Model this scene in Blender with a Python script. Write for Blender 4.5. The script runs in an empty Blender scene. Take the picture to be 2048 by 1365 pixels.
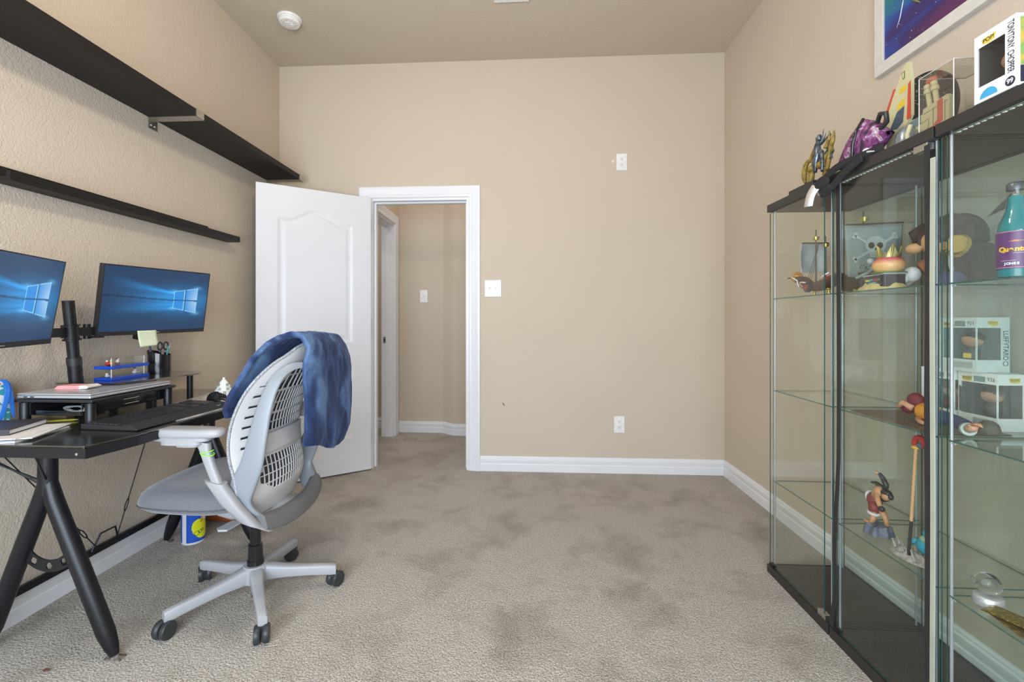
import bpy, bmesh, math, random
from mathutils import Vector, Matrix, noise
S = bpy.context.scene; COL = S.collection
R = math.radians; PI = math.pi
random.seed(4)

# ---------------------------------------------------------------- camera, world, light, exposure
H = 1.12
cam = bpy.data.cameras.new('camera'); camo = bpy.data.objects.new('camera', cam); COL.objects.link(camo)
cam.sensor_width = 36; cam.lens = 910 / 2048 * 36; cam.clip_start = .02
cam.shift_x = 20 / 2048; cam.shift_y = -41.5 / 2048
camo.location = (0, 0, H); camo.rotation_euler = (R(90), 0, R(3.27)); S.camera = camo
S.view_settings.view_transform = 'Standard'; S.view_settings.look = 'None'
S.view_settings.gamma = 1; S.view_settings.use_curve_mapping = False
S.view_settings.exposure = 0.06
S.cycles.transparent_max_bounces = 48; S.cycles.max_bounces = 10; S.cycles.diffuse_bounces = 7
S.cycles.glossy_bounces = 4; S.cycles.caustics_reflective = False; S.cycles.caustics_refractive = False

W = bpy.data.worlds.new('world'); S.world = W; W.use_nodes = True
W.node_tree.nodes['Background'].inputs[0].default_value = (.62, .78, 1, 1)
W.node_tree.nodes['Background'].inputs[1].default_value = 1.0

def area(name, loc, rot, sx, sy, power, col):
    l = bpy.data.lights.new(name, 'AREA'); l.shape = 'RECTANGLE'; l.size = sx; l.size_y = sy; l.energy = power; l.color = col
    o = bpy.data.objects.new(name, l); COL.objects.link(o); o.location = loc; o.rotation_euler = rot; return o
def point(name, loc, rad, power, col):
    l = bpy.data.lights.new(name, 'POINT'); l.energy = power; l.color = col; l.shadow_soft_size = rad
    o = bpy.data.objects.new(name, l); COL.objects.link(o); o.location = loc; return o
# daylight through the window behind the camera, the ceiling lamp of the room, added unseen fill lights for hall and next room
area('window_daylight', (-.45, -.84, 1.22), (R(90), 0, 0), 2.4, 1.5, 126, (.77, .88, 1))
point('ceiling_lamp_light', (-.50, 1.25, 2.62), .07, 35, (1, .88, .73))
area('hall_fill_light', (-.7, 3.9, 2.98), (0, 0, 0), .35, .35, 7, (1, .93, .84))
area('side_room_fill_light', (-2.3, 4.0, 2.6), (0, 0, 0), .8, .8, 9, (.95, .97, 1))

# ---------------------------------------------------------------- materials
MATS = {}
def pm(name, col, rough=.5, metal=0, bump=None, mix=None, sheen=0, coat=0, spec=.5, emit=None, alpha=None):
    """procedural principled material; mix=(scale, colour2, sharpness), bump=(scale, strength, distance)"""
    if name in MATS: return MATS[name]
    m = bpy.data.materials.new(name); m.use_nodes = True; MATS[name] = m
    nt = m.node_tree; b = nt.nodes['Principled BSDF']
    b.inputs['Base Color'].default_value = (*col, 1); b.inputs['Roughness'].default_value = rough
    b.inputs['Metallic'].default_value = metal; b.inputs['Specular IOR Level'].default_value = spec
    b.inputs['Sheen Weight'].default_value = sheen; b.inputs['Coat Weight'].default_value = coat
    tc = nt.nodes.new('ShaderNodeTexCoord')
    if mix is None: mix = (40, tuple(c * .93 for c in col), .5)
    n = nt.nodes.new('ShaderNodeTexNoise'); n.inputs['Scale'].default_value = mix[0]; n.inputs['Detail'].default_value = 3
    r = nt.nodes.new('ShaderNodeValToRGB'); w = .5 * mix[2]
    r.color_ramp.elements[0].position = .5 - w / 2; r.color_ramp.elements[1].position = .5 + w / 2
    r.color_ramp.elements[0].color = (*col, 1); r.color_ramp.elements[1].color = (*mix[1], 1)
    nt.links.new(tc.outputs['Object'], n.inputs['Vector']); nt.links.new(n.outputs[0], r.inputs[0])
    nt.links.new(r.outputs[0], b.inputs['Base Color'])
    if bump:
        n2 = nt.nodes.new('ShaderNodeTexNoise'); n2.inputs['Scale'].default_value = bump[0]; n2.inputs['Detail'].default_value = 3
        bp = nt.nodes.new('ShaderNodeBump'); bp.inputs['Strength'].default_value = bump[1]; bp.inputs['Distance'].default_value = bump[2]
        nt.links.new(tc.outputs['Object'], n2.inputs['Vector']); nt.links.new(n2.outputs[0], bp.inputs['Height'])
        nt.links.new(bp.outputs[0], b.inputs['Normal'])
    if emit:
        b.inputs['Emission Color'].default_value = (*emit[0], 1); b.inputs['Emission Strength'].default_value = emit[1]
    return m

def glassm(name, tint, base=.04, rough=0.0, gloss=(1, 1, 1)):
    """clear pane: see-through tint plus mirror by view angle"""
    m = bpy.data.materials.new(name); m.use_nodes = True; nt = m.node_tree; nt.nodes.clear(); MATS[name] = m
    N = nt.nodes.new; L = nt.links.new
    out = N('ShaderNodeOutputMaterial'); mx = N('ShaderNodeMixShader'); tr = N('ShaderNodeBsdfTransparent'); gl = N('ShaderNodeBsdfGlossy')
    tr.inputs[0].default_value = (*tint, 1); gl.inputs['Roughness'].default_value = rough; gl.inputs[0].default_value = (*gloss, 1)
    g = N('ShaderNodeNewGeometry'); d = N('ShaderNodeVectorMath'); d.operation = 'DOT_PRODUCT'
    L(g.outputs['Incoming'], d.inputs[0]); L(g.outputs['Normal'], d.inputs[1])
    def mt(op, a, b=None):
        k = N('ShaderNodeMath'); k.operation = op
        if isinstance(a, (int, float)): k.inputs[0].default_value = a
        else: L(a, k.inputs[0])
        if b is not None:
            if isinstance(b, (int, float)): k.inputs[1].default_value = b
            else: L(b, k.inputs[1])
        return k.outputs[0]
    f = mt('POWER', mt('SUBTRACT', 1.0, mt('ABSOLUTE', d.outputs['Value'])), 5)
    f = mt('ADD', mt('MULTIPLY', f, 1 - base), base)
    L(f, mx.inputs[0]); L(tr.outputs[0], mx.inputs[1]); L(gl.outputs[0], mx.inputs[2]); L(mx.outputs[0], out.inputs[0])
    return m

def vcol(name, emit=0, rough=.5, attr='Col'):
    m = bpy.data.materials.new(name); m.use_nodes = True; nt = m.node_tree; b = nt.nodes['Principled BSDF']; MATS[name] = m
    a = nt.nodes.new('ShaderNodeVertexColor'); a.layer_name = attr
    b.inputs['Roughness'].default_value = rough
    if emit:
        b.inputs['Base Color'].default_value = (.01, .01, .01, 1); nt.links.new(a.outputs[0], b.inputs['Emission Color'])
        b.inputs['Emission Strength'].default_value = emit
    else: nt.links.new(a.outputs[0], b.inputs['Base Color'])
    return m

def wallmat(name, c1, c2, bs, bd):
    m = bpy.data.materials.new(name); m.use_nodes = True; nt = m.node_tree; b = nt.nodes['Principled BSDF']; MATS[name] = m
    N = nt.nodes.new; L = nt.links.new
    tc = N('ShaderNodeTexCoord'); n = N('ShaderNodeTexNoise'); n.inputs['Scale'].default_value = 1.3; n.inputs['Detail'].default_value = 2
    r = N('ShaderNodeValToRGB'); r.color_ramp.elements[0].position = .35; r.color_ramp.elements[1].position = .65
    r.color_ramp.elements[0].color = (*c1, 1); r.color_ramp.elements[1].color = (*c2, 1)
    L(tc.outputs['Object'], n.inputs['Vector']); L(n.outputs[0], r.inputs[0]); L(r.outputs[0], b.inputs['Base Color'])
    b.inputs['Roughness'].default_value = .85; b.inputs['Specular IOR Level'].default_value = .25
    n1 = N('ShaderNodeTexNoise'); n1.inputs['Scale'].default_value = bs; n1.inputs['Detail'].default_value = 3; n1.inputs['Distortion'].default_value = .2
    rr = N('ShaderNodeValToRGB'); rr.color_ramp.elements[0].position = .30; rr.color_ramp.elements[1].position = .72
    bp = N('ShaderNodeBump'); bp.inputs['Strength'].default_value = 1; bp.inputs['Distance'].default_value = bd
    L(tc.outputs['Object'], n1.inputs['Vector']); L(n1.outputs[0], rr.inputs[0]); L(rr.outputs[0], bp.inputs['Height']); L(bp.outputs[0], b.inputs['Normal'])
    return m
M_wall = wallmat('tan_wall_paint', (.58, .50, .405), (.565, .485, .39), 125, .0012)
M_wall2 = wallmat('tan_wall_paint_smooth', (.58, .50, .405), (.565, .485, .39), 60, .0005)
M_ceil = wallmat('tan_ceiling_paint', (.56, .49, .40), (.55, .475, .385), 55, .0009)

def carpetmat():
    m = bpy.data.materials.new('beige_carpet'); m.use_nodes = True; nt = m.node_tree; b = nt.nodes['Principled BSDF']
    N = nt.nodes.new; L = nt.links.new
    tc = N('ShaderNodeTexCoord')
    big = N('ShaderNodeTexNoise'); big.inputs['Scale'].default_value = 3.4; big.inputs['Detail'].default_value = 8; big.inputs['Roughness'].default_value = .62; big.inputs['Distortion'].default_value = .3
    r1 = N('ShaderNodeValToRGB'); r1.color_ramp.elements[0].position = .30; r1.color_ramp.elements[1].position = .52
    r1.color_ramp.elements[0].color = (.34, .30, .25, 1); r1.color_ramp.elements[1].color = (.52, .475, .415, 1)
    fine = N('ShaderNodeTexNoise'); fine.inputs['Scale'].default_value = 170; fine.inputs['Detail'].default_value = 4; fine.inputs['Roughness'].default_value = .7
    r2 = N('ShaderNodeValToRGB'); r2.color_ramp.elements[0].position = .33; r2.color_ramp.elements[1].position = .66
    r2.color_ramp.elements[0].color = (.36, .34, .32, 1); r2.color_ramp.elements[1].color = (1.6, 1.6, 1.6, 1)
    mx = N('ShaderNodeMix'); mx.data_type = 'RGBA'; mx.blend_type = 'MULTIPLY'; mx.inputs[0].default_value = .85
    for t in (big, fine): L(tc.outputs['Object'], t.inputs['Vector'])
    L(big.outputs[0], r1.inputs[0]); L(fine.outputs[0], r2.inputs[0]); L(r1.outputs[0], mx.inputs[6]); L(r2.outputs[0], mx.inputs[7])
    L(mx.outputs[2], b.inputs['Base Color']); b.inputs['Roughness'].default_value = 1; b.inputs['Specular IOR Level'].default_value = .1
    b.inputs['Sheen Weight'].default_value = .25
    bp = N('ShaderNodeBump'); bp.inputs['Strength'].default_value = 1; bp.inputs['Distance'].default_value = .007
    vo = N('ShaderNodeTexVoronoi'); vo.inputs['Scale'].default_value = 150
    ad = N('ShaderNodeMath'); ad.operation = 'SUBTRACT'
    L(tc.outputs['Object'], vo.inputs['Vector']); L(fine.outputs[0], ad.inputs[0]); L(vo.outputs['Distance'], ad.inputs[1])
    L(ad.outputs[0], bp.inputs['Height']); L(bp.outputs[0], b.inputs['Normal'])
    return m
M_carpet = carpetmat()
M_trim = pm('white_trim', (.76, .77, .80), .35, mix=(6, (.73, .74, .77), 1))
M_door = pm('white_door', (.69, .70, .73), .38, mix=(8, (.67, .68, .71), 1), bump=(90, .15, .0006))
M_plast = pm('white_plastic', (.82, .82, .80), .3)
M_dark = pm('dark_slot', (.02, .02, .02), .6)
M_black = pm('black_powder_metal', (.012, .013, .016), .38, .3, bump=(300, .2, .0003))
M_blackp = pm('black_plastic', (.02, .02, .022), .42)
M_gloss = pm('gloss_black', (.012, .012, .014), .12)
M_shelf = pm('black_brown_laminate', (.0085, .0075, .007), .5, mix=(12, (.012, .010, .009), 1), bump=(200, .1, .0003), spec=.3)
M_nickel = pm('brushed_nickel', (.55, .53, .50), .32, 1)
M_chrome = pm('chrome', (.75, .75, .76), .12, 1)
M_silver = pm('silver_aluminium', (.62, .63, .65), .35, .6)
M_glass = glassm('cabinet_glass', (.965, .982, .970), .030)
M_edge = pm('green_glass_edge', (.012, .075, .06), .15)
M_edge2 = pm('pale_glass_edge', (.05, .12, .10), .2)
M_acryl = glassm('clear_acrylic', (.95, .95, .94), .04)
M_smoke = glassm('smoked_desk_glass', (.45, .47, .46), .20, .16)
M_rod = pm('grey_steel_rod', (.50, .53, .56), .35, .5)
M_cab = pm('cabinet_black_brown', (.022, .019, .018), .4, mix=(20, (.028, .025, .023), 1))

# ---------------------------------------------------------------- mesh helpers
class B:
    def __init__(s): s.v = []; s.f = []; s.m = []
    def add(s, vs, fs, mi=0, M=None):
        o = len(s.v)
        for p in vs:
            p = Vector(p); s.v.append(tuple(M @ p) if M else tuple(p))
        for f in fs: s.f.append(tuple(i + o for i in f)); s.m.append(mi)
        return s
    def box(s, x0, x1, y0, y1, z0, z1, mi=0, M=None):
        vs = [(x, y, z) for x in (x0, x1) for y in (y0, y1) for z in (z0, z1)]
        return s.add(vs, [(0, 1, 3, 2), (4, 6, 7, 5), (0, 4, 5, 1), (2, 3, 7, 6), (0, 2, 6, 4), (1, 5, 7, 3)], mi, M)
    def cyl(s, p0, p1, r0, r1=None, n=16, mi=0, M=None):
        return s.tube([p0, p1], [r0, r0 if r1 is None else r1], n, mi, M)
    def tube(s, pts, r, n=10, mi=0, M=None, closed=False):
        P = [Vector(p) for p in pts]; k = len(P)
        if not isinstance(r, (list, tuple)): r = [r] * k
        T = []
        for i in range(k):
            a = P[(i - 1) % k] if (closed or i > 0) else P[i]; b = P[(i + 1) % k] if (closed or i < k - 1) else P[i]
            t = b - a; T.append(t.normalized() if t.length > 1e-9 else Vector((0, 0, 1)))
        u = T[0].orthogonal().normalized(); vs = []; fs = []
        for i in range(k):
            u = (u - T[i] * u.dot(T[i])).normalized(); w = T[i].cross(u)
            for j in range(n):
                a = 2 * PI * j / n; vs.append(P[i] + (u * math.cos(a) + w * math.sin(a)) * r[i])
        for i in range(k if closed else k - 1):
            for j in range(n):
                a = i * n + j; b = i * n + (j + 1) % n; c = ((i + 1) % k) * n + (j + 1) % n; d = ((i + 1) % k) * n + j
                fs.append((a, b, c, d))
        if not closed: fs += [tuple(range(n - 1, -1, -1)), tuple((k - 1) * n + j for j in range(n))]
        return s.add(vs, fs, mi, M)
    def lathe(s, prof, c=(0, 0, 0), n=24, mi=0, M=None):
        vs = []; fs = []; k = len(prof)
        for (r, z) in prof:
            for j in range(n):
                a = 2 * PI * j / n; vs.append((c[0] + r * math.cos(a), c[1] + r * math.sin(a), c[2] + z))
        for i in range(k - 1):
            for j in range(n): fs.append((i * n + j, i * n + (j + 1) % n, (i + 1) * n + (j + 1) % n, (i + 1) * n + j))
        fs += [tuple(range(n - 1, -1, -1)), tuple((k - 1) * n + j for j in range(n))]
        return s.add(vs, fs, mi, M)
    def ell(s, c, r, nu=16, nv=10, mi=0, M=None):
        if not isinstance(r, (list, tuple)): r = (r, r, r)
        vs = [(c[0], c[1], c[2] - r[2])]; fs = []
        for i in range(1, nv):
            t = -PI / 2 + PI * i / nv
            for j in range(nu):
                a = 2 * PI * j / nu; vs.append((c[0] + r[0] * math.cos(t) * math.cos(a), c[1] + r[1] * math.cos(t) * math.sin(a), c[2] + r[2] * math.sin(t)))
        vs.append((c[0], c[1], c[2] + r[2])); L = len(vs) - 1
        for j in range(nu):
            fs.append((0, 1 + (j + 1) % nu, 1 + j)); fs.append((L, 1 + (nv - 2) * nu + j, 1 + (nv - 2) * nu + (j + 1) % nu))
        for i in range(nv - 2):
            for j in range(nu):
                a = 1 + i * nu + j; b = 1 + i * nu + (j + 1) % nu; fs.append((a, b, b + nu, a + nu))
        return s.add(vs, fs, mi, M)
    def prism(s, poly, ax, a0, a1, mi=0, M=None):
        """poly of (u,v): ax 'x' -> (y,z), 'y' -> (x,z), 'z' -> (x,y)"""
        def P(u, v, a): return (a, u, v) if ax == 'x' else ((u, a, v) if ax == 'y' else (u, v, a))
        n = len(poly); vs = [P(u, v, a0) for u, v in poly] + [P(u, v, a1) for u, v in poly]
        fs = [tuple(range(n)), tuple(range(2 * n - 1, n - 1, -1))] + [(i, (i + 1) % n, n + (i + 1) % n, n + i) for i in range(n)]
        return s.add(vs, fs, mi, M)
    def grid(s, fn, nu, nv, mask=None, mi=0, M=None, mif=None):
        vs = [fn(i / nu, j / nv) for j in range(nv + 1) for i in range(nu + 1)]; o = len(s.v); s.add(vs, [], mi, M)
        for j in range(nv):
            for i in range(nu):
                if mask and not mask(i, j): continue
                a = o + j * (nu + 1) + i; s.f.append((a, a + 1, a + nu + 2, a + nu + 1)); s.m.append(mif(i, j) if mif else mi)
        return s
    def loft(s, rings, mi=0, M=None, cap=True):
        n = len(rings[0]); vs = [p for r in rings for p in r]; fs = []
        for i in range(len(rings) - 1):
            for j in range(n): fs.append((i * n + j, i * n + (j + 1) % n, (i + 1) * n + (j + 1) % n, (i + 1) * n + j))
        if cap: fs += [tuple(range(n - 1, -1, -1)), tuple((len(rings) - 1) * n + j for j in range(n))]
        return s.add(vs, fs, mi, M)

def rbox_sec(w, h, r=.3, n=3):
    """rounded rectangle section (u,v), w wide, h high"""
    q = min(w, h) * r; out = []
    for cx, cy, a0 in ((w / 2 - q, h / 2 - q, 0), (-w / 2 + q, h / 2 - q, 90), (-w / 2 + q, -h / 2 + q, 180), (w / 2 - q, -h / 2 + q, 270)):
        for i in range(n + 1):
            a = R(a0 + 90 * i / n); out.append((cx + q * math.cos(a), cy + q * math.sin(a)))
    return out

TM = {}
def obj(name, b, mats, parent=None, smooth=0, bev=0, sub=0, solid=0, local=False, fix=True):
    me = bpy.data.meshes.new(name); me.from_pydata(b.v, [], b.f)
    if not isinstance(mats, (list, tuple)): mats = [mats]
    for m in mats: me.materials.append(m)
    me.polygons.foreach_set('material_index', b.m)
    if fix:
        bm = bmesh.new(); bm.from_mesh(me); bmesh.ops.recalc_face_normals(bm, faces=bm.faces); bm.to_mesh(me); bm.free()
    if smooth:
        me.polygons.foreach_set('use_smooth', [True] * len(me.polygons))
        if smooth < 170: me.set_sharp_from_angle(angle=R(smooth))
    me.update(); o = bpy.data.objects.new(name, me); COL.objects.link(o)
    if parent:
        o.parent = parent
        if not local and parent.name in TM: o.matrix_parent_inverse = TM[parent.name].inverted()
    if bev:
        q = o.modifiers.new('bevel', 'BEVEL'); q.width = bev; q.segments = 2; q.limit_method = 'ANGLE'; q.angle_limit = R(40)
    if solid:
        q = o.modifiers.new('solid', 'SOLIDIFY'); q.thickness = solid; q.offset = 0
    if sub:
        q = o.modifiers.new('sub', 'SUBSURF'); q.levels = sub; q.render_levels = sub
    return o
def thing(name, label, cat, loc=(0, 0, 0), rz=0, group=None):
    o = bpy.data.objects.new(name, None); COL.objects.link(o); o.location = loc; o.rotation_euler = (0, 0, rz); o.empty_display_size = .05
    o['label'] = label; o['category'] = cat
    if group: o['group'] = group
    TM[o.name] = Matrix.Translation(loc) @ Matrix.Rotation(rz, 4, 'Z'); return o
def tag(o, label, cat, group=None, kind=None):
    o['label'] = label; o['category'] = cat
    if group: o['group'] = group
    if kind: o['kind'] = kind
    return o
def struct(name, b, mats, **k):
    o = obj(name, b, mats, **k); o['kind'] = 'structure'; return o
def sphere_pts(n): return [(math.cos(2 * PI * i / n), math.sin(2 * PI * i / n)) for i in range(n)]
def copytree(o, loc=None, rz=None, label=None, parent=None):
    c = o.copy(); COL.objects.link(c)
    if parent: c.parent = parent
    for ch in list(o.children): copytree(ch, parent=c)
    if loc is not None: c.location = loc
    if rz is not None: c.rotation_euler = (c.rotation_euler[0], c.rotation_euler[1], rz)
    if label: c['label'] = label
    return c
def text(name, s, size, M, mat, parent, ext=.0004, sx=1.0, bold=0, align='CENTER', local=False):
    cu = bpy.data.curves.new(name, 'FONT'); cu.body = s; cu.size = size; cu.extrude = ext; cu.align_x = align; cu.align_y = 'CENTER'; cu.offset = bold
    t = bpy.data.objects.new('tmp_text', cu); COL.objects.link(t); bpy.context.view_layer.update()
    me = bpy.data.meshes.new_from_object(t.evaluated_get(bpy.context.evaluated_depsgraph_get())); bpy.data.objects.remove(t)
    me.transform(Matrix.Diagonal((sx, 1, 1, 1))); me.transform(M); me.materials.clear(); me.materials.append(mat)
    o = bpy.data.objects.new(name, me); COL.objects.link(o); o.parent = parent
    if not local and parent.name in TM: o.matrix_parent_inverse = TM[parent.name].inverted()
    return o
def face_M(org, ux, uy):
    """matrix placing local x along ux, local y along uy at org"""
    ux = Vector(ux).normalized(); uy = Vector(uy).normalized(); uz = ux.cross(uy)
    m = Matrix((ux, uy, uz)).transposed().to_4x4(); m.translation = Vector(org); return m

# ================================================================ ROOM
XL, XR, YB, YF, ZC = -1.90, 1.42, 3.38, -.90, 3.06
DX0, DX1, DZ = -1.19, -.44, 2.04            # doorway
struct('floor', B().box(-3.2, 1.6, -1.05, 5.2, -.06, 0), M_carpet)
struct('ceiling', B().box(-3.2, 1.6, -1.05, 5.2, ZC, ZC + .06), M_ceil)
struct('wall_left', B().box(XL - .12, XL, YF - .12, YB + .12, 0, ZC), M_wall)
struct('wall_right', B().box(XR, XR + .12, YF - .12, YB + .12, 0, ZC), M_wall2)
struct('wall_back', B().box(XL, DX0 - .0, YB, YB + .12, 0, ZC).box(DX1, XR, YB, YB + .12, 0, ZC).box(DX0, DX1, YB, YB + .12, DZ, ZC), M_wall2)
WX0, WX1, WZ0, WZ1 = -1.68, 1.18, .44, 2.0
struct('wall_front', B().box(XL, WX0, YF - .12, YF, 0, ZC).box(WX1, XR, YF - .12, YF, 0, ZC).box(WX0, WX1, YF - .12, YF, 0, WZ0).box(WX0, WX1, YF - .12, YF, WZ1, ZC), M_wall2)
w = B()
for a in (WX0, (WX0 + WX1) / 2 - .03, WX1 - .06): w.box(a, a + .06, YF - .1, YF - .04, WZ0, WZ1)
for a in (WZ0, WZ1 - .06): w.box(WX0, WX1, YF - .1, YF - .04, a, a + .06)
struct('window_1', w, M_trim)

# hall beyond the door
struct('wall_hall_left', B().box(-1.41, -1.29, YB + .12, 3.72, 0, ZC).box(-1.41, -1.29, 4.33, 4.62, 0, ZC).box(-1.41, -1.29, 3.72, 4.33, 2.05, ZC), M_wall2)
pol = [(-1.29, 4.50), (-.86, 4.50), (-.83, 4.49), (-.74, 4.41), (-.71, 4.40), (.3, 4.40), (.3, 4.62), (-1.29, 4.62)]
struct('wall_hall_back', B().prism(pol, 'z', 0, ZC), M_wall2, smooth=40)
struct('wall_hall_right', B().box(.18, .3, YB + .12, 4.4, 0, ZC), M_wall2)
struct('wall_side_room', B().box(-3.1, -1.41, 4.66, 4.78, 0, ZC).box(-3.1, -2.98, YB + .12, 4.66, 0, ZC).box(-3.1, -2.02, YB, YB + .12, 0, ZC), M_wall2)

BP = [(0, 0), (.016, 0), (.016, .052), (.013, .058), (.013, .064), (.015, .070), (.014, .088), (.009, .094), (.009, .100), (.005, .108), (0, .110)]
def baseboard(name, pts, side=1):
    """profile swept along floor path; protrudes to the left (side=1) of travel"""
    P = [Vector((x, y, 0)) for x, y in pts]; rings = []
    for i, p in enumerate(P):
        d0 = (P[i] - P[i - 1]).normalized() if i else None; d1 = (P[i + 1] - P[i]).normalized() if i < len(P) - 1 else None
        n0 = Vector((-d0.y, d0.x, 0)) * side if d0 else None; n1 = Vector((-d1.y, d1.x, 0)) * side if d1 else None
        n = n0 if n1 is None else (n1 if n0 is None else (n0 + n1) / (1 + n0.dot(n1)))
        rings.append([(p.x + n.x * t, p.y + n.y * t, h) for t, h in BP])
    return struct(name, B().loft(rings), M_trim, smooth=25)
baseboard('baseboard_left', [(XL, YF), (XL, YB)], -1)
baseboard('baseboard_right', [(XR, YB), (XR, YF)], -1)
baseboard('baseboard_back', [(DX1 + .085, YB), (XR, YB)], -1)
baseboard('baseboard_corner', [(XL, YB), (DX0 - .085, YB)], -1)
baseboard('baseboard_hall_back', [(-1.29, 4.50), (-.86, 4.50), (-.83, 4.49), (-.74, 4.41), (-.71, 4.40), (.18, 4.40)], -1)
baseboard('baseboard_side_room', [(-2.98, 4.66), (-1.41, 4.66)], -1)

CP = [(0, 0), (0, .010), (.006, .014), (.020, .014), (.026, .011), (.034, .012), (.060, .018), (.066, .020), (.080, .020), (.085, .016), (.085, 0)]
def casing(name, x0, x1, z1, M):
    """door casing profile mitred round an opening; local x along wall, y out of wall, z up"""
    rings = []
    for k in range(4):
        r = []
        for w, t in CP:
            x = x0 - w if k < 2 else x1 + w; z = 0 if k in (0, 3) else z1 + w
            r.append(tuple(M @ Vector((x, t, z))))
        rings.append(r)
    return struct(name, B().loft(rings), M_trim, smooth=25)
casing('trim_1', DX0, DX1, DZ, Matrix.Translation((0, YB, 0)) @ Matrix.Scale(-1, 4, (0, 1, 0)))
# jamb lining with door stop and hinge side
j = B()
j.box(DX0, DX0 + .018, YB - .001, YB + .12, 0, DZ - .018).box(DX1 - .018, DX1, YB - .001, YB + .12, 0, DZ - .018).box(DX0, DX1, YB - .001, YB + .12, DZ - .018, DZ)
j.box(DX0 + .018, DX0 + .03, YB + .045, YB + .085, 0, DZ - .03).box(DX1 - .03, DX1 - .018, YB + .045, YB + .085, 0, DZ - .03).box(DX0 + .018, DX1 - .018, YB + .045, YB + .085, DZ - .03, DZ - .018)
struct('trim_2', j, M_trim)
casing('trim_3', DX0, DX1, DZ, Matrix.Translation((0, YB + .12, 0)))
# hall side doorway: casing on the hall wall and its lining
casing('trim_4', 3.72, 4.33, 2.05, Matrix(((0, 1, 0, -1.29), (1, 0, 0, 0), (0, 0, 1, 0), (0, 0, 0, 1))))
j = B().box(-1.41, -1.289, 4.312, 4.33, 0, 2.032).box(-1.41, -1.289, 3.72, 3.738, 0, 2.032).box(-1.41, -1.289, 3.72, 4.33, 2.032, 2.05)
j.box(-1.365, -1.33, 4.300, 4.312, 0, 2.02).box(-1.365, -1.33, 3.738, 4.312, 2.02, 2.032)
struct('trim_5', j, M_trim)
t = thing('strike_plate', 'metal strike plate on the white jamb of the hallway doorway', 'strike plate', (-1.35, 4.311, .93))
obj('plate', B().box(-1.392, -1.368, 4.3085, 4.312, .90, .96).box(-1.37, -1.362, 4.304, 4.311, .915, .945), M_nickel, t)
obj('latch_hole', B().box(-1.386, -1.374, 4.3078, 4.309, .918, .942), M_dark, t)
t = thing('strike_plate', 'metal strike plate on the right jamb of the open white doorway', 'strike plate', (DX1 - .018, YB + .03, .93))
obj('plate', B().box(DX1 - .0205, DX1 - .0178, YB + .012, YB + .04, .90, .96), M_nickel, t)
obj('latch_hole', B().box(DX1 - .0212, DX1 - .020, YB + .019, YB + .031, .918, .942), M_dark, t)

# ---- the open door
def door_relief(x, z):
    def top(xx):
        q = (xx - .38) / .245
        return 1.80 + (.075 * (math.cos(PI * max(-1, min(1, q / .78))) * .5 + .5))
    best = 0
    for (xl, xr, zb, kind) in ((.135, .625, .95, 1), (.135, .625, .25, 0)):
        zt = top(x) if kind else .79
        d = min(x - xl, xr - x, z - zb, zt - z)
        if d > 0:
            if d < .012: h = -.007 * d / .012
            elif d < .03: h = -.007
            elif d < .045: h = -.007 + .005 * (d - .03) / .015
            else: h = -.002
            best = h
    return best
NX, NZ = 110, 240
b = B()
for sgn in (-1, 1):
    b.grid(lambda u, v, s=sgn: (.756 * u, .0175 * s + s * door_relief(.756 * u, 2.02 * v), .012 + 2.02 * v), NX, NZ)
b.box(0, .756, -.0174, .0174, .012, .0121).box(0, .756, -.0174, .0174, 2.0319, 2.032).box(0, .0005, -.0174, .0174, .012, 2.032).box(.7555, .756, -.0174, .0174, .012, 2.032)
DA = math.atan2(-.44, -.615)
door = struct('door_1', b, M_door, smooth=35, fix=True); door.location = (-1.180, 3.345, 0); door.rotation_euler = (0, 0, DA)
k = obj('door_knob', B().cyl((.695, .0175, .93), (.695, .024, .93), .030, n=20).cyl((.695, .02, .93), (.695, .05, .93), .011).ell((.695, .064, .93), (.027, .022, .027), 20, 12)
        .cyl((.695, -.0175, .93), (.695, -.024, .93), .030, n=20).cyl((.695, -.02, .93), (.695, -.05, .93), .011).ell((.695, -.064, .93), (.027, .022, .027), 20, 12), M_nickel, door, smooth=40, local=True)
for z in (.25, 1.05, 1.83):
    h = B(); h.cyl((-.004, -.020, z - .045), (-.004, -.020, z + .045), .006, n=10); h.box(-.003, .030, -.0185, -.0172, z - .045, z + .045); h.box(-.0015, .0002, -.018, .014, z - .045, z + .045)
    obj('hinge', h, M_nickel, door, smooth=40, local=True)

# ---- switches and outlets
def plate(name, w, h, M, parent):
    return obj(name, B().box(-w / 2, w / 2, 0, .006, -h / 2, h / 2, M=M), M_plast, parent, bev=.002)
def outlet(label, x, z, group=None):
    t = thing('wall_outlet', label, 'outlet', (x, YB, z), PI)
    plate('face_plate', .076, .122, Matrix(), t).matrix_parent_inverse = Matrix()
    for s in (-1, 1):
        rc = B(); zz = s * .0195
        ring = [(math.cos(a) * .0165, zz + max(-.0135, min(.0135, math.sin(a) * .0165))) for a in [2 * PI * i / 24 for i in range(24)]]
        rc.prism(ring, 'y', .005, .0085); o = obj('socket', rc, M_plast, t, local=True)
        q = B().box(-.0072, -.0052, .0083, .0088, zz + .001, zz + .009).box(.0052, .0072, .0083, .0088, zz + .001, zz + .008).cyl((0, .0083, zz - .006), (0, .0088, zz - .006), .0026, n=10)
        obj('slot', q, M_dark, o, local=True)
    obj('screw', B().cyl((0, .005, 0), (0, .0075, 0), .0032, n=10), M_plast, t, local=True)
    return t
outlet('white duplex wall outlet high on the back wall', .685, 2.28)
outlet('white duplex wall outlet low on the back wall above the baseboard', .668, .356)
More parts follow.
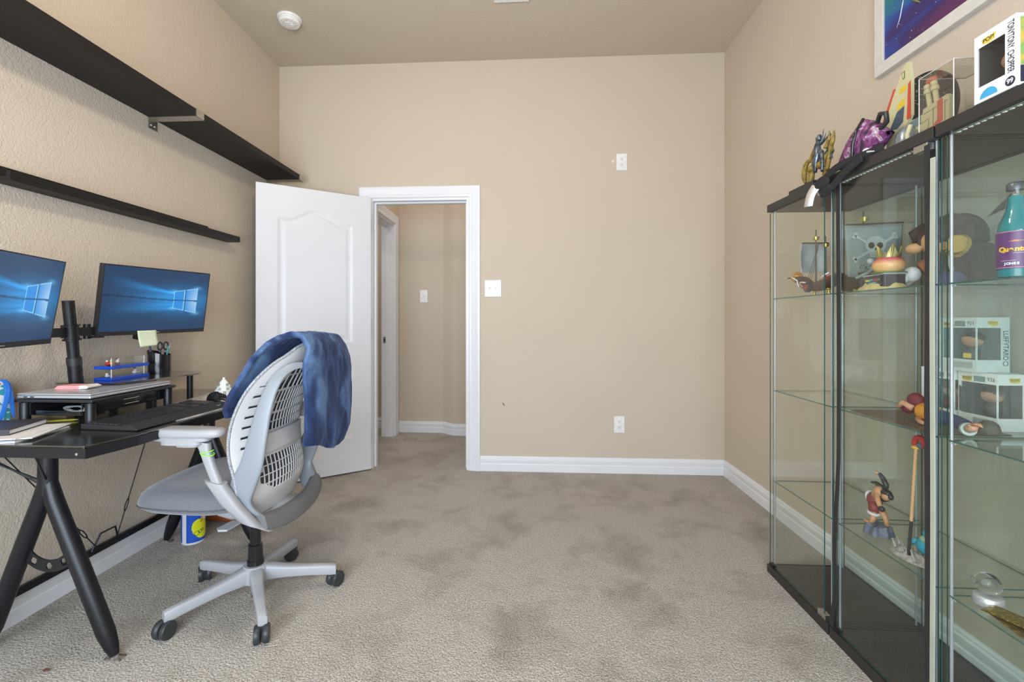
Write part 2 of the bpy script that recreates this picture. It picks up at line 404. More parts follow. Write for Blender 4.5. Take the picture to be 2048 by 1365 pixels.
def switch(label, x, y, z, gangs, rz=PI):
    t = thing('light_switch', label, 'light switch', (x, y, z), rz)
    wd = .076 if gangs == 1 else .122
    plate('face_plate', wd, .124, Matrix(), t).matrix_parent_inverse = Matrix()
    for g in range(gangs):
        cx = 0 if gangs == 1 else (-.023 + .046 * g)
        obj('toggle_surround', B().box(cx - .006, cx + .006, .0055, .0068, -.013, .013), M_trim, t, local=True)
        obj('toggle', B().prism([(.006, -.004), (.018, .006), (.018, .011), (.006, .006)], 'x', cx - .0042, cx + .0042), M_plast, t, local=True)
        
        for zs in (-.03, .03): obj('screw', B().cyl((cx, .0055, zs), (cx, .0072, zs), .003, n=8), M_plast, t, local=True)
switch('white double light switch beside the doorway on the back wall', -.26, YB, 1.357, 2)
switch('single white light switch on the hallway wall seen through the doorway', -1.04, 4.50, 1.36, 1)
b = B().tube([(-.70, 4.395, .93), (-.70, 4.375, .93), (-.71, 4.362, .93)], .006)
# small marks on the wall
m_mark = pm('wall_scuff', (.13, .10, .08), .9); m_spk = pm('spackle_patch', (.78, .74, .66), .9)
tag(obj('wall_scuff', B().prism([(-.190, .506), (-.182, .503), (-.176, .493), (-.172, .480), (-.178, .484), (-.186, .494)], 'y', YB - .0008, YB + .001), m_mark), 'small dark scuff on the back wall low beside the door casing', 'wall mark')
tag(obj('spackle_patch', B().prism([(.612, 2.284), (.620, 2.300), (.628, 2.296), (.634, 2.283), (.622, 2.276)], 'y', YB - .001, YB + .001), m_spk), 'small white spackle spot beside the high wall outlet', 'wall mark')
# floor debris
m_leaf = pm('brown_fleck', (.13, .05, .03), .7)
a = B().ell((-1.531, 1.363, .006), (.012, .006, .003), 12, 6); tag(obj('brown_fleck', a, m_leaf, smooth=170), 'small brown fleck lying on the carpet at the near left', 'debris')

# ---- ceiling things
t = thing('smoke_detector', 'round white smoke detector on the ceiling', 'smoke detector', (-1.528, 2.838, ZC))
obj('base_ring', B().lathe([(0, 0), (.072, 0), (.074, -.006), (.070, -.012), (.06, -.013)], (-1.528, 2.838, ZC), 36), M_plast, t, smooth=35)
obj('body', B().lathe([(.05, -.012), (.063, -.013), (.064, -.030), (.058, -.038), (.045, -.041), (.030, -.041), (.028, -.044), (0, -.044)], (-1.528, 2.838, ZC), 36), M_plast, t, smooth=35)
s = B()
for i in range(10):
    a = 2 * PI * i / 10; s.box(-.0012, .0012, .034, .042, -.0425, -.0405, M=Matrix.Translation((-1.528, 2.838, ZC)) @ Matrix.Rotation(a, 4, 'Z'))
obj('vent_slot', s, pm('grey_plastic', (.35, .35, .35), .5), t)
obj('test_button', B().cyl((-1.515, 2.838, ZC - .044), (-1.515, 2.838, ZC - .047), .009, n=16), M_plast, t)
t = thing('ceiling_vent', 'white ceiling air vent at the top edge of the view', 'air vent', (-.10, 2.62, ZC))
obj('frame', B().box(-.205, .005, 2.735, 2.76, ZC - .008, ZC).box(-.205, .005, 2.46, 2.485, ZC - .008, ZC).box(-.205, -.18, 2.485, 2.735, ZC - .008, ZC).box(-.02, .005, 2.485, 2.735, ZC - .008, ZC), M_plast, t)
for i in range(8):
    y = 2.50 + i * .03
    obj('louver', B().box(-.18, -.02, y, y + .022, ZC - .007, ZC - .002, M=None), M_plast, t)

# ---- wall shelves on the left
SB, ST = 2.14, 2.175
t = thing('wall_shelf', 'long black wooden wall shelf high on the left wall, farther board', 'shelf', (XL, 2.7, SB))
obj('board', B().box(XL, -1.65, 2.205, 3.25, SB, ST), M_shelf, t, bev=.001)
t2 = thing('wall_shelf', 'long black wooden wall shelf high on the left wall, nearer board', 'shelf', (XL, 1.4, SB))
obj('board', B().box(XL, -1.65, .35, 2.195, SB, ST), M_shelf, t2, bev=.001)
def bracket(label, y):
    t = thing('shelf_bracket', label, 'bracket', (XL, y, SB))
    obj('arm', B().box(XL + .002, -1.647, y - .027, y + .027, SB - .003, SB).box(-1.65, -1.6465, y - .027, y + .027, SB - .003, ST + .002).box(XL + .002, -1.647, y - .027, y + .027, ST, ST + .002), M_nickel, t)
    obj('wall_plate', B().box(XL, XL + .004, y - .027, y + .027, SB - .055, SB), M_nickel, t, bev=.001)
    for dy in (-.011, .011): obj('screw', B().ell((XL + .005, y + dy, SB - .035), (.003, .006, .006), 10, 6), M_chrome, t, smooth=170)
    return t
bracket('steel shelf bracket joining the two high black shelf boards', 2.20)
bracket('steel bracket at the far end of the high black shelf', 3.262 - .035)
t = thing('picture_ledge', 'narrow black picture ledge on the left wall above the monitors', 'shelf', (XL, 2.0, 1.615))
obj('bottom_board', B().box(XL, -1.815, 1.495, 2.775, 1.613, 1.628), M_shelf, t, bev=.001)
obj('back_rail', B().box(XL, XL + .014, 1.495, 2.585, 1.628, 1.674), M_shelf, t, bev=.001)
obj('front_lip', B().box(-1.829, -1.815, 1.495, 2.775, 1.628, 1.646), M_shelf, t, bev=.001)

# ---- framed painting on right wall
def paintmat():
    m = bpy.data.materials.new('galaxy_paint'); m.use_nodes = True; nt = m.node_tree; b = nt.nodes['Principled BSDF']; N = nt.nodes.new; L = nt.links.new
    tc = N('ShaderNodeTexCoord'); mp = N('ShaderNodeMapping'); mp.inputs['Rotation'].default_value = (R(-35), 0, 0); mp.inputs['Scale'].default_value = (1, .7, 3.5)
    n = N('ShaderNodeTexNoise'); n.inputs['Scale'].default_value = 3.2; n.inputs['Detail'].default_value = 6; n.inputs['Distortion'].default_value = .7
    sx = N('ShaderNodeSeparateXYZ'); L(tc.outputs['Object'], sx.inputs[0])
    L(tc.outputs['Object'], mp.inputs[0]); L(mp.outputs[0], n.inputs['Vector'])
    # colour bands run from violet low to cyan high
    k = N('ShaderNodeMath'); k.operation = 'MULTIPLY_ADD'; k.inputs[1].default_value = 2.0; k.inputs[2].default_value = -4.22; L(sx.outputs[2], k.inputs[0])
    y = N('ShaderNodeMath'); y.operation = 'MULTIPLY_ADD'; y.inputs[1].default_value = .55; y.inputs[2].default_value = -1.06; L(sx.outputs[1], y.inputs[0])
    a = N('ShaderNodeMath'); a.operation = 'ADD'; L(k.outputs[0], a.inputs[0]); L(y.outputs[0], a.inputs[1])
    c = N('ShaderNodeMath'); c.operation = 'MULTIPLY_ADD'; c.inputs[1].default_value = .9; L(n.outputs[0], c.inputs[0]); L(a.outputs[0], c.inputs[2])
    r = N('ShaderNodeValToRGB'); e = r.color_ramp.elements
    e[0].position = .28; e[0].color = (.10, .025, .09, 1); e[1].position = .95; e[1].color = (.02, .17, .20, 1)
    for p, q in ((.42, (.055, .02, .10)), (.55, (.035, .025, .14)), (.68, (.025, .05, .27)), (.82, (.02, .12, .30))):
        x = e.new(p); x.color = (*q, 1)
    L(c.outputs[0], r.inputs[0]); L(r.outputs[0], b.inputs['Base Color']); b.inputs['Roughness'].default_value = .35
    bp = N('ShaderNodeBump'); bp.inputs['Distance'].default_value = .002; L(n.outputs[0], bp.inputs['Height']); L(bp.outputs[0], b.inputs['Normal'])
    return m
t = thing('framed_painting', 'blue and purple painting in a white wooden frame on the right wall', 'painting', (XR, 1.63, 2.4))
PY0, PY1, PZ0, PZ1 = 1.30, 1.92, 2.095, 2.60
rg = []
fw = .045
fr = B().box(1.395, 1.42, PY0, PY1, PZ0, PZ0 + fw).box(1.395, 1.42, PY0, PY1, PZ1 - fw, PZ1).box(1.395, 1.42, PY0, PY0 + fw, PZ0 + fw, PZ1 - fw).box(1.395, 1.42, PY1 - fw, PY1, PZ0 + fw, PZ1 - fw)
obj('frame', fr, pm('whitewashed_wood', (.66, .64, .60), .6, mix=(30, (.58, .56, .52), 1), bump=(60, .3, .001)), t, bev=.002)
cv = obj('canvas', B().box(1.402, 1.412, PY0 + fw, PY1 - fw, PZ0 + fw, PZ1 - fw), paintmat(), t)
random.seed(9); st = B()
for i in range(110):
    y = random.uniform(PY0 + fw + .01, PY1 - fw - .01); z = random.uniform(PZ0 + fw + .01, PZ1 - fw - .01); q = random.choice((.0006, .0009, .0014))
    st.ell((1.402, y, z), (.0006, q, q), 6, 4)
st.tube([(1.4015, 1.815, 2.235), (1.4015, 1.80, 2.262), (1.4015, 1.787, 2.31), (1.4015, 1.782, 2.325)], [.0006, .0014, .0016, .0005], 6)
stf = obj('star_dots', st, pm('white_paint_fleck', (.8, .82, .85), .5), cv, smooth=170)
stf['kind'] = 'stuff'
for (y, z) in ((1.735, 2.285), (1.60, 2.26)):
    cm = B().tube([(1.4012, y + .022, z + .022), (1.4012, y, z), (1.4012, y - .025, z - .028)], [.001, .006, .001], 8); obj('comet_stroke', cm, pm('olive_paint', (.17, .17, .05), .5), cv, smooth=170)
obj('white_planet', B().ell((1.4015, 1.475, 2.165), (.001, .035, .028), 20, 8), pm('cream_paint', (.55, .45, .30), .5), cv)

# ================================================================ DESK
DZT = .75
t = thing('computer_desk', 'black metal computer desk with smoked glass top along the left wall', 'desk', (-1.58, 1.8, 0))
top = [(-1.87, 1.262), (-1.30, 1.262), (-1.262, 1.40), (-1.262, 2.36), (-1.87, 2.36)]
obj('glass_top', B().prism(top, 'z', .742, DZT), M_smoke, t, bev=.0015)
fr = B().box(-1.87, -1.285, 1.252, 1.262, .716, .744)
fr.prism([(-1.296, 1.262), (-1.285, 1.252), (-1.255, 1.40), (-1.265, 1.40)], 'z', .716, .744)
fr.box(-1.265, -1.255, 1.40, 2.37, .716, .744).box(-1.87, -1.265, 2.36, 2.37, .716, .744).box(-1.875, -1.865, 1.262, 2.36, .716, .744)
fr.box(-1.865, -1.265, 1.40, 1.45, .718, .740).box(-1.865, -1.265, 2.16, 2.21, .718, .740)
obj('top_frame', fr, M_black, t)
for (x, y) in ((-1.31, 1.252), (-1.78, 1.252)):
    obj('screw', B().cyl((x, y, .73), (x, y - .003, .73), .004, n=10), M_chrome, t)
fz = .030
for y in (1.43, 2.20):
    xc = -1.60
    obj('upright', B().cyl((xc, y, .54), (xc, y, .716), .026, n=20).box(xc - .05, xc + .05, y - .03, y + .03, .712, .718), M_black, t, smooth=40)
    for xf in (-1.365, -1.825):
        d = 1 if xf > xc else -1
        P = [(xc + d * .004, y, .585), (xc + d * .022, y, .52)]; a = Vector(P[1]); e = Vector((xf, y, .012))
        pts = [P[0], a] + [a.lerp(e, k) for k in (.3, .6, .86, .95, 1.0)]
        obj('leg', B().tube(pts, [.022, .0255, .0265, .0265, .026, .020, .013], 20), M_black, t, smooth=50)
        obj('foot_plate', B().box(xf - .028, xf + .028, y - .012, y + .014, .0, .006, M=None).cyl((xf, y, .004), (xf, y, .016), .011, n=12), pm('worn_brown_metal', (.20, .15, .12), .4, .7, mix=(60, (.5, .48, .45), .5)), t)
    # curved plate with three holes tying the two legs
    n = 36; vs = []; fs = []
    def arc(k, r): 
        a = R(205 + 130 * k / n); return (-1.595 + r * math.cos(a) * 1.02, .375 + r * math.sin(a))
    pl = B()
    holes = [(a0, 6.2) for a0 in (237, 270, 303)]
    NU, NV = 96, 9
    def fn(u, v):
        a = R(203 + 134 * u); r = .080 + .040 * v
        return (-1.595 + r * math.cos(a), y, .40 + r * math.sin(a))
    def mask(i, jj):
        a = 203 + 134 * (i + .5) / NU; r = .080 + .040 * (jj + .5) / NV
        return not any(((a - h) * PI / 180 * .1) ** 2 + (r - .1) ** 2 < .0118 ** 2 for h, q in holes)
    pl.grid(fn, NU, NV, mask)
    obj('arc_plate', pl, M_black, t, solid=.004)
# rear crossbar and wire braces with turnbuckles
obj('crossbar', B().box(-1.872, -1.858, 1.30, 2.36, .112, .140), M_black, t)
obj('brace_bracket', B().tube([(-1.85, 1.83, .135), (-1.84, 1.86, .20), (-1.84, 1.93, .20), (-1.85, 1.955, .135)], .004, 8), M_black, t)
def brace(a, b, k0):
    a = Vector(a); b = Vector(b); d = (b - a).normalized(); s = d.cross(Vector((1, 0, 0))).normalized() * .006
    w = B().tube([a, a.lerp(b, k0 - .04)], .0022, 6).tube([a.lerp(b, k0 + .05), b], .0022, 6)
    p, q = a.lerp(b, k0 - .035), a.lerp(b, k0 + .045)
    w.tube([p - s * .4, p + d * .012 - s, q - d * .012 - s, q - s * .4], .0022, 6).tube([p + s * .4, p + d * .012 + s, q - d * .012 + s, q + s * .4], .0022, 6)
    w.ell(p, .0045, 8, 6).ell(q, .0045, 8, 6)
    obj('wire_brace', w, M_black, t, smooth=50)
brace((-1.84, 2.16, .715), (-1.845, 1.945, .15), .78)
brace((-1.84, 1.47, .68), (-1.845, 1.845, .15), .84)
obj('wire_brace', B().tube([(-1.60, 1.43, .575), (-1.50, 1.30, .715)], .003, 6), M_black, t)
obj('wire_brace', B().tube([(-1.60, 1.43, .575), (-1.72, 1.30, .715)], .003, 6), M_black, t)
obj('wire_brace', B().tube([(-1.60, 1.43, .56), (-1.76, 1.34, .715)], .003, 6), M_black, t)
for s in (-1, 1): obj('wire_brace', B().tube([(-1.60, 2.20, .59), (-1.60 + .12 * s, 2.09, .716)], .003, 6), M_black, t)

# ---- monitors: screen picture painted per vertex, lit from behind
M_scr = vcol('lit_screen', emit=.9, rough=.25)
def screen_colour(u, v):
    # window emblem with four slanted panes, light fanning out to the left
    x0, x1, xm = .635, .885, .755
    def ytop(x): return .655 + (x - x0) / (x1 - x0) * .075
    def ybot(x): return .365 - (x - x0) / (x1 - x0) * .085
    ym = .50 + (.885 - u) * .02
    base = (.006, .045, .125)
    g = math.exp(-((u - .72) ** 2 / .10 + (v - .5) ** 2 / .045)); c = [base[0] + .01 * g, base[1] + .20 * g, base[2] + .48 * g]
    if u < x0 + .01:
        k = (x0 - u) / x0
        for yc, tgt, amp in ((.62, .80, 1.0), (.56, .56, .25), (.43, .38, .4), (.36, .30, .5)):
            yy = yc + (tgt - yc) * k; wd = .012 + .07 * k
            b = amp * math.exp(-((v - yy) / wd) ** 2) * (1 - k) ** 1.2
            c = [c[0] + .01 * b, c[1] + .25 * b, c[2] + .6 * b]
        lo = ybot(x0) - .05 * k; hi = ytop(x0) + .09 * k
        if lo < v < hi and abs(v - (.5 + .06 * k)) > .012:
            b = .30 * (1 - k) ** 1.3; c = [c[0] + .004, c[1] + .22 * b, c[2] + .55 * b]
        if abs(v - (.5 + .06 * k)) < .012: c = [q * .55 for q in c]
    for tx, ty in ((x1, ytop(x1)), (x1, ybot(x1)), (x0, ytop(x0)), (x0, ybot(x0))):
        d2 = (u - tx) ** 2 * 3 + (v - ty) ** 2 * 6; b = .35 * math.exp(-d2 / .006); c = [c[0] + .2 * b, c[1] + .6 * b, c[2] + .9 * b]
    if x0 < u < x1 and ybot(u) < v < ytop(u):
        if abs(u - xm) < .007 or abs(v - ym) < .010: c = [.01, .10, .28]
        else:
            w = max(0, (u - xm) / (x1 - xm)) * (1 - abs(v - .5) * 2.4); w = max(0, w)
            c = [.02 + .42 * w, .28 + .42 * w, .78 + .12 * w]
            if abs(u - x0) < .006 or abs(u - x1) < .006 or abs(v - ytop(u)) < .010 or abs(v - ybot(u)) < .010: c = [.30, .75, 1.0]
            if u < xm and abs(xm - .012 - u) < .006: c = [.25, .7, .95]
    return c
def monitor(label):
    t = thing('monitor', label, 'monitor', (0, 0, 0)); t.rotation_mode = 'QUATERNION'; TM.pop(t.name, None)
    w, h = .51, .30       # local: x width, z up, +y away from viewer
    obj('casing', B().box(-w / 2, w / 2, -.002, .022, -h / 2, h / 2).prism([(.022, -.10), (.045, -.085), (.045, .08), (.022, .10)], 'x', -.15, .15), M_blackp, t, local=True, bev=.003)
    g = B().grid(lambda u, v: (-w / 2 + .004 + (w - .008) * u, -.0032, -h / 2 + .017 + (h - .021) * v), 190, 106)
    o = obj('screen', g, M_scr, t, local=True, fix=False)
    ca = o.data.color_attributes.new('Col', 'FLOAT_COLOR', 'POINT')
    arr = []
    for jj in range(107):
        for i in range(191): arr += [*screen_colour(i / 190, jj / 106), 1]
    ca.data.foreach_set('color', arr)
    bz = B().box(-w / 2, w / 2, -.0045, -.002, -h / 2, -h / 2 + .016).box(-w / 2, w / 2, -.004, -.002, h / 2 - .003, h / 2).box(-w / 2, -w / 2 + .0035, -.004, -.002, -h / 2, h / 2).box(w / 2 - .0035, w / 2, -.004, -.002, -h / 2, h / 2)
    obj('bezel', bz, M_blackp, t, local=True)
    obj('logo_mark', B().box(-.012, .012, -.0050, -.0044, -h / 2 + .006, -h / 2 + .009), M_rod, t, local=True)
    return t
def monitor_pose(o, p, yaw, pit, rol):
    u = Vector((math.cos(yaw), math.sin(yaw), 0)); n = Vector((math.sin(yaw), -math.cos(yaw), 0)); v = Vector((0, 0, 1))
    v2 = v * math.cos(pit) + n * math.sin(pit); u3 = u * math.cos(rol) + v2 * math.sin(rol); v3 = -u * math.sin(rol) + v2 * math.cos(rol)
    m = Matrix((u3, v3.cross(u3), v3)).transposed(); o.rotation_quaternion = m.to_quaternion(); o.location = p
    return m
mo1 = monitor('black monitor with blue lit screen above the pen cup and sticky note')
mo2 = copytree(mo1, label='black monitor with blue lit screen cut off by the left edge of the view')
for o in (mo1, mo2): o['group'] = 'monitors on the pole mount'
mm1 = monitor_pose(mo1, (-1.696, 2.003, 1.207), 1.416, .159, .017)
mm2 = monitor_pose(mo2, (-1.606, 1.321, 1.182), 1.975, .158, .012)

# ---- pole mount
t = thing('monitor_mount', 'black pole mount holding both monitors, clamped at the back of the desk', 'monitor mount', (-1.775, 1.69, DZT))
p0 = Vector((-1.775, 1.705, DZT)); p1 = Vector((-1.762, 1.648, 1.195))
def pp(z): return p0.lerp(p1, (z - DZT) / (p1.z - DZT))
obj('pole', B().cyl(pp(.76), pp(.95), .0225, n=24).cyl(pp(.94), p1, .019, n=24), M_black, t, smooth=40)
obj('base_plate', B().box(-1.83, -1.72, 1.65, 1.76, DZT + .001, DZT + .012), M_black, t, bev=.002)
obj('collar', B().cyl(pp(.945), pp(.975), .0235, n=24), M_blackp, t, smooth=40)
obj('clamp_ring', B().cyl(pp(1.045), pp(1.10), .0235, n=24).cyl(pp(1.043), pp(1.047), .029, n=24).cyl(pp(1.098), pp(1.102), .029, n=24).box(-1.80, -1.79, 1.655, 1.675, 1.05, 1.095), M_black, t, smooth=40)
c = pp(1.075)
obj('arm', B().prism([(c.x - .006, c.y + .02), (c.x + .006, c.y + .02), (-1.775, 1.93), (-1.787, 1.93)], 'z', 1.058, 1.092), M_black, t)
obj('arm', B().prism([(c.x - .006, c.y - .02), (c.x + .006, c.y - .02), (-1.695, 1.36), (-1.712, 1.36)], 'z', 1.056, 1.090), M_black, t)
obj('joint', B().cyl((-1.775, 1.735, 1.045), (-1.775, 1.735, 1.105), .012, n=16).box(-1.785, -1.755, 1.74, 1.79, 1.048, 1.056), M_black, t, smooth=40)
def head(o, m, name, side):
    b = B().box(-.055, .055, .045, .052, -.055, .055).cyl((0, .05, 0), (0, .085, -.03), .013, n=14).box(-.03, .03, .055, .075, -.175, -.05).box(-.045, .045, .04, .075, -.185, -.165)
    M = m.to_4x4(); M.translation = o.location
    b.v = [tuple(M @ Vector(p)) for p in b.v]
    return obj('tilt_head', b, M_black, t, bev=.002)
head(mo1, mm1, '', 1)
hb = B().box(-.055, .055, .045, .052, -.055, .055).prism([(.045, -.15), (.075, -.05), (.075, .02), (.05, .02)], 'x', -.04, .04)
M4 = mm2.to_4x4(); M4.translation = mo2.location; hb.v = [tuple(M4 @ Vector(p)) for p in hb.v]; obj('tilt_head', hb, M_black, t, bev=.002)

# ---- sticky note hanging from the monitor's lower edge
def onm(x, y, z): return mm1 @ Vector((x, y, z)) + Vector(mo1.location)
g = B()
def nf(u, v):
    q = 1 - v; return tuple(onm(-.092 + .088 * u + .012 * q, -.0065 - .012 * q * q, -.133 - .072 * q + .004 * u * q))
g.grid(nf, 8, 10)
tag(obj('sticky_note', g, pm('pale_yellow_paper', (.72, .78, .55), .8, mix=(200, (.66, .72, .5), .4)), smooth=170, solid=.0006), 'pale yellow sticky note hanging below the far monitor', 'sticky note')

# ---- laptop stand, laptop, sticky pad
SX0, SX1, SY0, SY1, SZ = -1.80, -1.512, 1.495, 1.875, .842
t = thing('laptop_stand', 'black riser stand with a drawer carrying the closed laptop', 'laptop stand', (-1.65, 1.68, DZT))
obj('top_plate', B().box(SX0, SX1, SY0, SY1, SZ - .010, SZ), M_blackp, t, bev=.003)
for x in (SX0 + .022, SX1 - .022):
    for y in (SY0 + .018, SY1 - .018):
        obj('leg', B().lathe([(0, 0), (.017, 0), (.017, .004), (.0155, .006), (.0155, SZ - DZT - .013)], (x, y, DZT + .0005), 18), M_black, t, smooth=40)
dr = B().box(SX0 + .045, SX1 - .045, SY0 + .012, SY1 - .01, .785, .788).box(SX0 + .045, SX0 + .049, SY0 + .012, SY1 - .01, .788, .828).box(SX1 - .049, SX1 - .045, SY0 + .012, SY1 - .01, .788, .828)
obj('drawer', dr, M_gloss, t)
obj('drawer_front', B().box(SX1 - .045, SX1 - .038, SY0 + .04, SY1 - .02, .786, .830), M_gloss, t, bev=.001)
obj('drawer_handle', B().tube([(SX1 - .038, 1.66, .80), (SX1 - .030, 1.66, .80), (SX1 - .030, 1.72, .80), (SX1 - .038, 1.72, .80), (SX1 - .038, 1.72, .818), (SX1 - .030, 1.72, .818), (SX1 - .030, 1.66, .818), (SX1 - .038, 1.66, .818)], .0015, 6), M_chrome, t)
ob = B().box(SX0 + .06, SX1 - .06, SY0 + .02, SY1 - .03, .7885, .800)
tag(obj('paper_tray', ob, M_smoke), 'dark clear tray inside the open side of the riser stand', 'tray')
t = thing('cable_bundle', 'grey coiled cable tucked under the riser stand', 'cable', (-1.56, 1.51, .79))
cb = []
for i in range(60):
    a = i * .55; cb.append((-1.60 + .035 * math.cos(a) + .0012 * i * .3, 1.513 + .004 * math.sin(a * 2), .8085 + .009 * math.sin(a)))
obj('wire', B().tube(cb, .003, 6), pm('grey_cable', (.14, .145, .15), .5), t, smooth=170)
t = thing('laptop', 'closed silver laptop lying on the black riser stand', 'laptop', (-1.65, 1.69, SZ))
LX0, LX1, LY0, LY1 = -1.80, -1.525, 1.503, 1.86
obj('base', B().box(LX0, LX1, LY0, LY1, SZ + .003, SZ + .013), M_silver, t, bev=.003)
obj('lid', B().box(LX0, LX1, LY0, LY1, SZ + .0135, SZ + .020), M_silver, t, bev=.003)
for x in (-1.765, -1.74): obj('port', B().box(x - .008, x + .006, LY0 - .0006, LY0 + .004, SZ + .006, SZ + .010), M_dark, t)
for x, y in ((LX0 + .02, LY0 + .02), (LX1 - .02, LY0 + .02), (LX0 + .02, LY1 - .02), (LX1 - .02, LY1 - .02)):
    obj('rubber_foot', B().cyl((x, y, SZ), (x, y, SZ + .004), .006, n=10), M_blackp, t)
M_pink = pm('pink_paper', (.86, .36, .36), .85)
t = thing('sticky_pad', 'pink and white sheaf of folded paper lying on the laptop', 'paper pad', (-1.69, 1.62, SZ + .02))
MP = Matrix.Translation((-1.70, 1.625, SZ + .0203)) @ Matrix.Rotation(R(6), 4, 'Z')
obj('pink_sheets', B().prism([(-.058, .002), (-.05, .0), (.03, 0), (.03, .014), (-.045, .014), (-.056, .006)], 'y', -.03, .03, M=MP), M_pink, t, bev=.001)
obj('white_sheets', B().prism([(.030, 0), (.058, .002), (.066, .008), (.05, .015), (.030, .014)], 'y', -.03, .03, M=MP), pm('white_paper', (.75, .73, .70), .85), t, bev=.001)

# ---- keyboard and mouse
t = thing('keyboard', 'black keyboard with palm rest on the desk in front of the stand', 'keyboard', (-1.39, 1.67, DZT), R(-3.0))
kx0, kx1, ky0, ky1 = -.105, .105, -.225, .235
MKB = Matrix.Rotation(R(3.5), 4, 'Y')
body = B().prism([(kx0, .002), (kx0, .020), (.030, .0145), (.075, .016), (kx1, .006), (kx1, .002)], 'y', ky0, ky1)
obj('body', body, M_blackp, t, local=True, bev=.003)
ky = B()
for r in range(6):
    xx = kx0 + .012 + r * .0195 + (.004 if r else 0)
    n = 22; sp = (ky1 - ky0 - .02) / n
    c = 0
    while c < n:
        wdt = 1
        if r == 5 and c == 6: wdt = 6
        if r in (2, 3, 4) and c in (0, 13): wdt = 2
        if (c == 15 and wdt == 1) or (c == 18): c += 1; continue
        y0 = ky0 + .01 + c * sp; zt = .020 - .005 * (xx - kx0) / .12
        # rows run along the desk, far edge of the board towards the wall
        yy0, yy1 = y0 + .001, y0 + sp * wdt - .001
        ky.prism([(xx, zt - .001), (xx + .0165, zt - .002), (xx + .0145, zt + .0045), (xx + .002, zt + .005)], 'y', yy0, yy1)
        c += wdt
kk = obj('keys', ky, pm('key_black', (.032, .032, .036), .28), t, local=True); kk['kind'] = 'stuff'
obj('palm_rest', B().prism([(.040, .013), (.045, .0185), (.075, .0185), (.100, .009), (.104, .004), (.04, .003)], 'y', ky0 + .004, ky1 - .004), pm('matte_black_rubber', (.016, .016, .018), .75), t, local=True, bev=.002)
text('maker_mark', 'logitech', .007, face_M((.088, .17, .0145), (0, 1, 0), (-1, 0, .35)), M_rod, t, local=True)
t = thing('computer_mouse', 'black computer mouse beside the keyboard', 'mouse', (-1.40, 1.985, DZT + .002), R(-15))
mb = B()
def mf(u, v):
    a = 2 * PI * u; ph = v * PI / 2; c = math.cos(ph) ** .6; return (.060 * c * math.cos(a) * (1), .034 * c * math.sin(a) * (1 - .12 * math.cos(a)), .001 + .036 * math.sin(ph) * (1 - .22 * math.cos(a)))
mb.grid(mf, 28, 8)
obj('shell', mb, M_gloss, t, local=True, smooth=170); obj('scroll_wheel', B().cyl((.036, -.004, .0265), (.036, .004, .0265), .007, n=14), M_blackp, t, local=True)
obj('base', B().prism([(.055 * x, .031 * y) for x, y in sphere_pts(24)], 'z', 0, .004), M_blackp, t, local=True)

# ---- marbled desk mat, sheets
M_mat = pm('marble_print', (.66, .63, .58), .45, mix=(9, (.36, .33, .30), .35))
tag(obj('desk_mat', B().prism([(-1.285, 1.60), (-1.272, 1.66), (-1.272, 2.30), (-1.62, 2.32), (-1.56, 1.90), (-1.46, 1.62)], 'z', DZT + .0003, DZT + .0028), M_mat), 'white marbled mat under the keyboard and mouse on the desk', 'desk mat')

# ---- glass riser with pen cup and acrylic box
t = thing('glass_riser', 'small raised black glass shelf at the back of the desk', 'riser', (-1.72, 1.95, DZT))
RZ = .866
pl = [(-1.87, 1.70), (-1.62, 1.70), (-1.585, 1.80), (-1.565, 1.95)] + [(-1.645 + .10 * math.cos(a), 2.03 + .115 * math.sin(a)) for a in [R(q) for q in range(-30, 91, 12)]] + [(-1.87, 2.15)]
obj('glass_plate', B().prism(pl, 'z', RZ, RZ + .006), M_smoke, t)
for x, y in ((-1.70, 1.975), (-1.612, 2.085), (-1.83, 2.10), (-1.83, 1.76)):
    obj('leg', B().cyl((x, y, DZT), (x, y, RZ), .013, n=16), M_black, t, smooth=40)
RT = RZ + .0062
t = thing('pen_cup', 'glossy black slant-cut pen cup on the raised glass shelf', 'pen cup', (-1.715, 2.025, RT))
n = 32; rg = []
for (r, zf) in ((.044, 0), (.046, .02), (.046, 1), (.043, 1), (.043, .05)):
    ring = []
    for i in range(n):
        a = 2 * PI * i / n; zz = zf if zf < .5 else .098 + .012 * math.cos(a - R(200))
        ring.append((-1.715 + r * math.cos(a), 2.025 + r * math.sin(a), RT + (zz if zf >= .5 else zf)))
    rg.append(ring)
obj('cup', B().loft(rg), M_gloss, t, smooth=50)
def pen(label, x, y, dx, dy, L, col, nm='pen'):
    t = thing(nm, label, 'pen', (x, y, RT)); a = Vector((x, y, RT + .006)); b = a + Vector((dx, dy, L))
    obj('barrel', B().cyl(a, a.lerp(b, .93), .0045, n=10), col, t, smooth=40); obj('cap', B().cyl(a.lerp(b, .90), b, .0052, n=10), M_blackp, t, smooth=40)
    obj('clip', B().cyl(a.lerp(b, .85) + Vector((.006, 0, 0)), b + Vector((.006, 0, 0)), .0012, n=6), M_chrome, t)
pen('dark pen with silver tip at the near side of the black cup', -1.725, 1.990, 0, -.004, .135, pm('navy_pen', (.02, .03, .08), .4))
pen('teal pen leaning out of the far side of the black cup', -1.70, 2.035, .005, .022, .132, pm('teal_pen', (.03, .22, .20), .4))
pen('grey pen leaning out of the middle of the black cup', -1.715, 2.03, .010, .012, .126, pm('grey_pen', (.35, .36, .37), .4))
t = thing('scissors', 'scissors with black loop handles standing in the pen cup', 'scissors', (-1.71, 2.04, RT))
obj('blade', B().box(-1.702, -1.699, 2.018, 2.034, RT + .008, RT + .115), M_chrome, t)
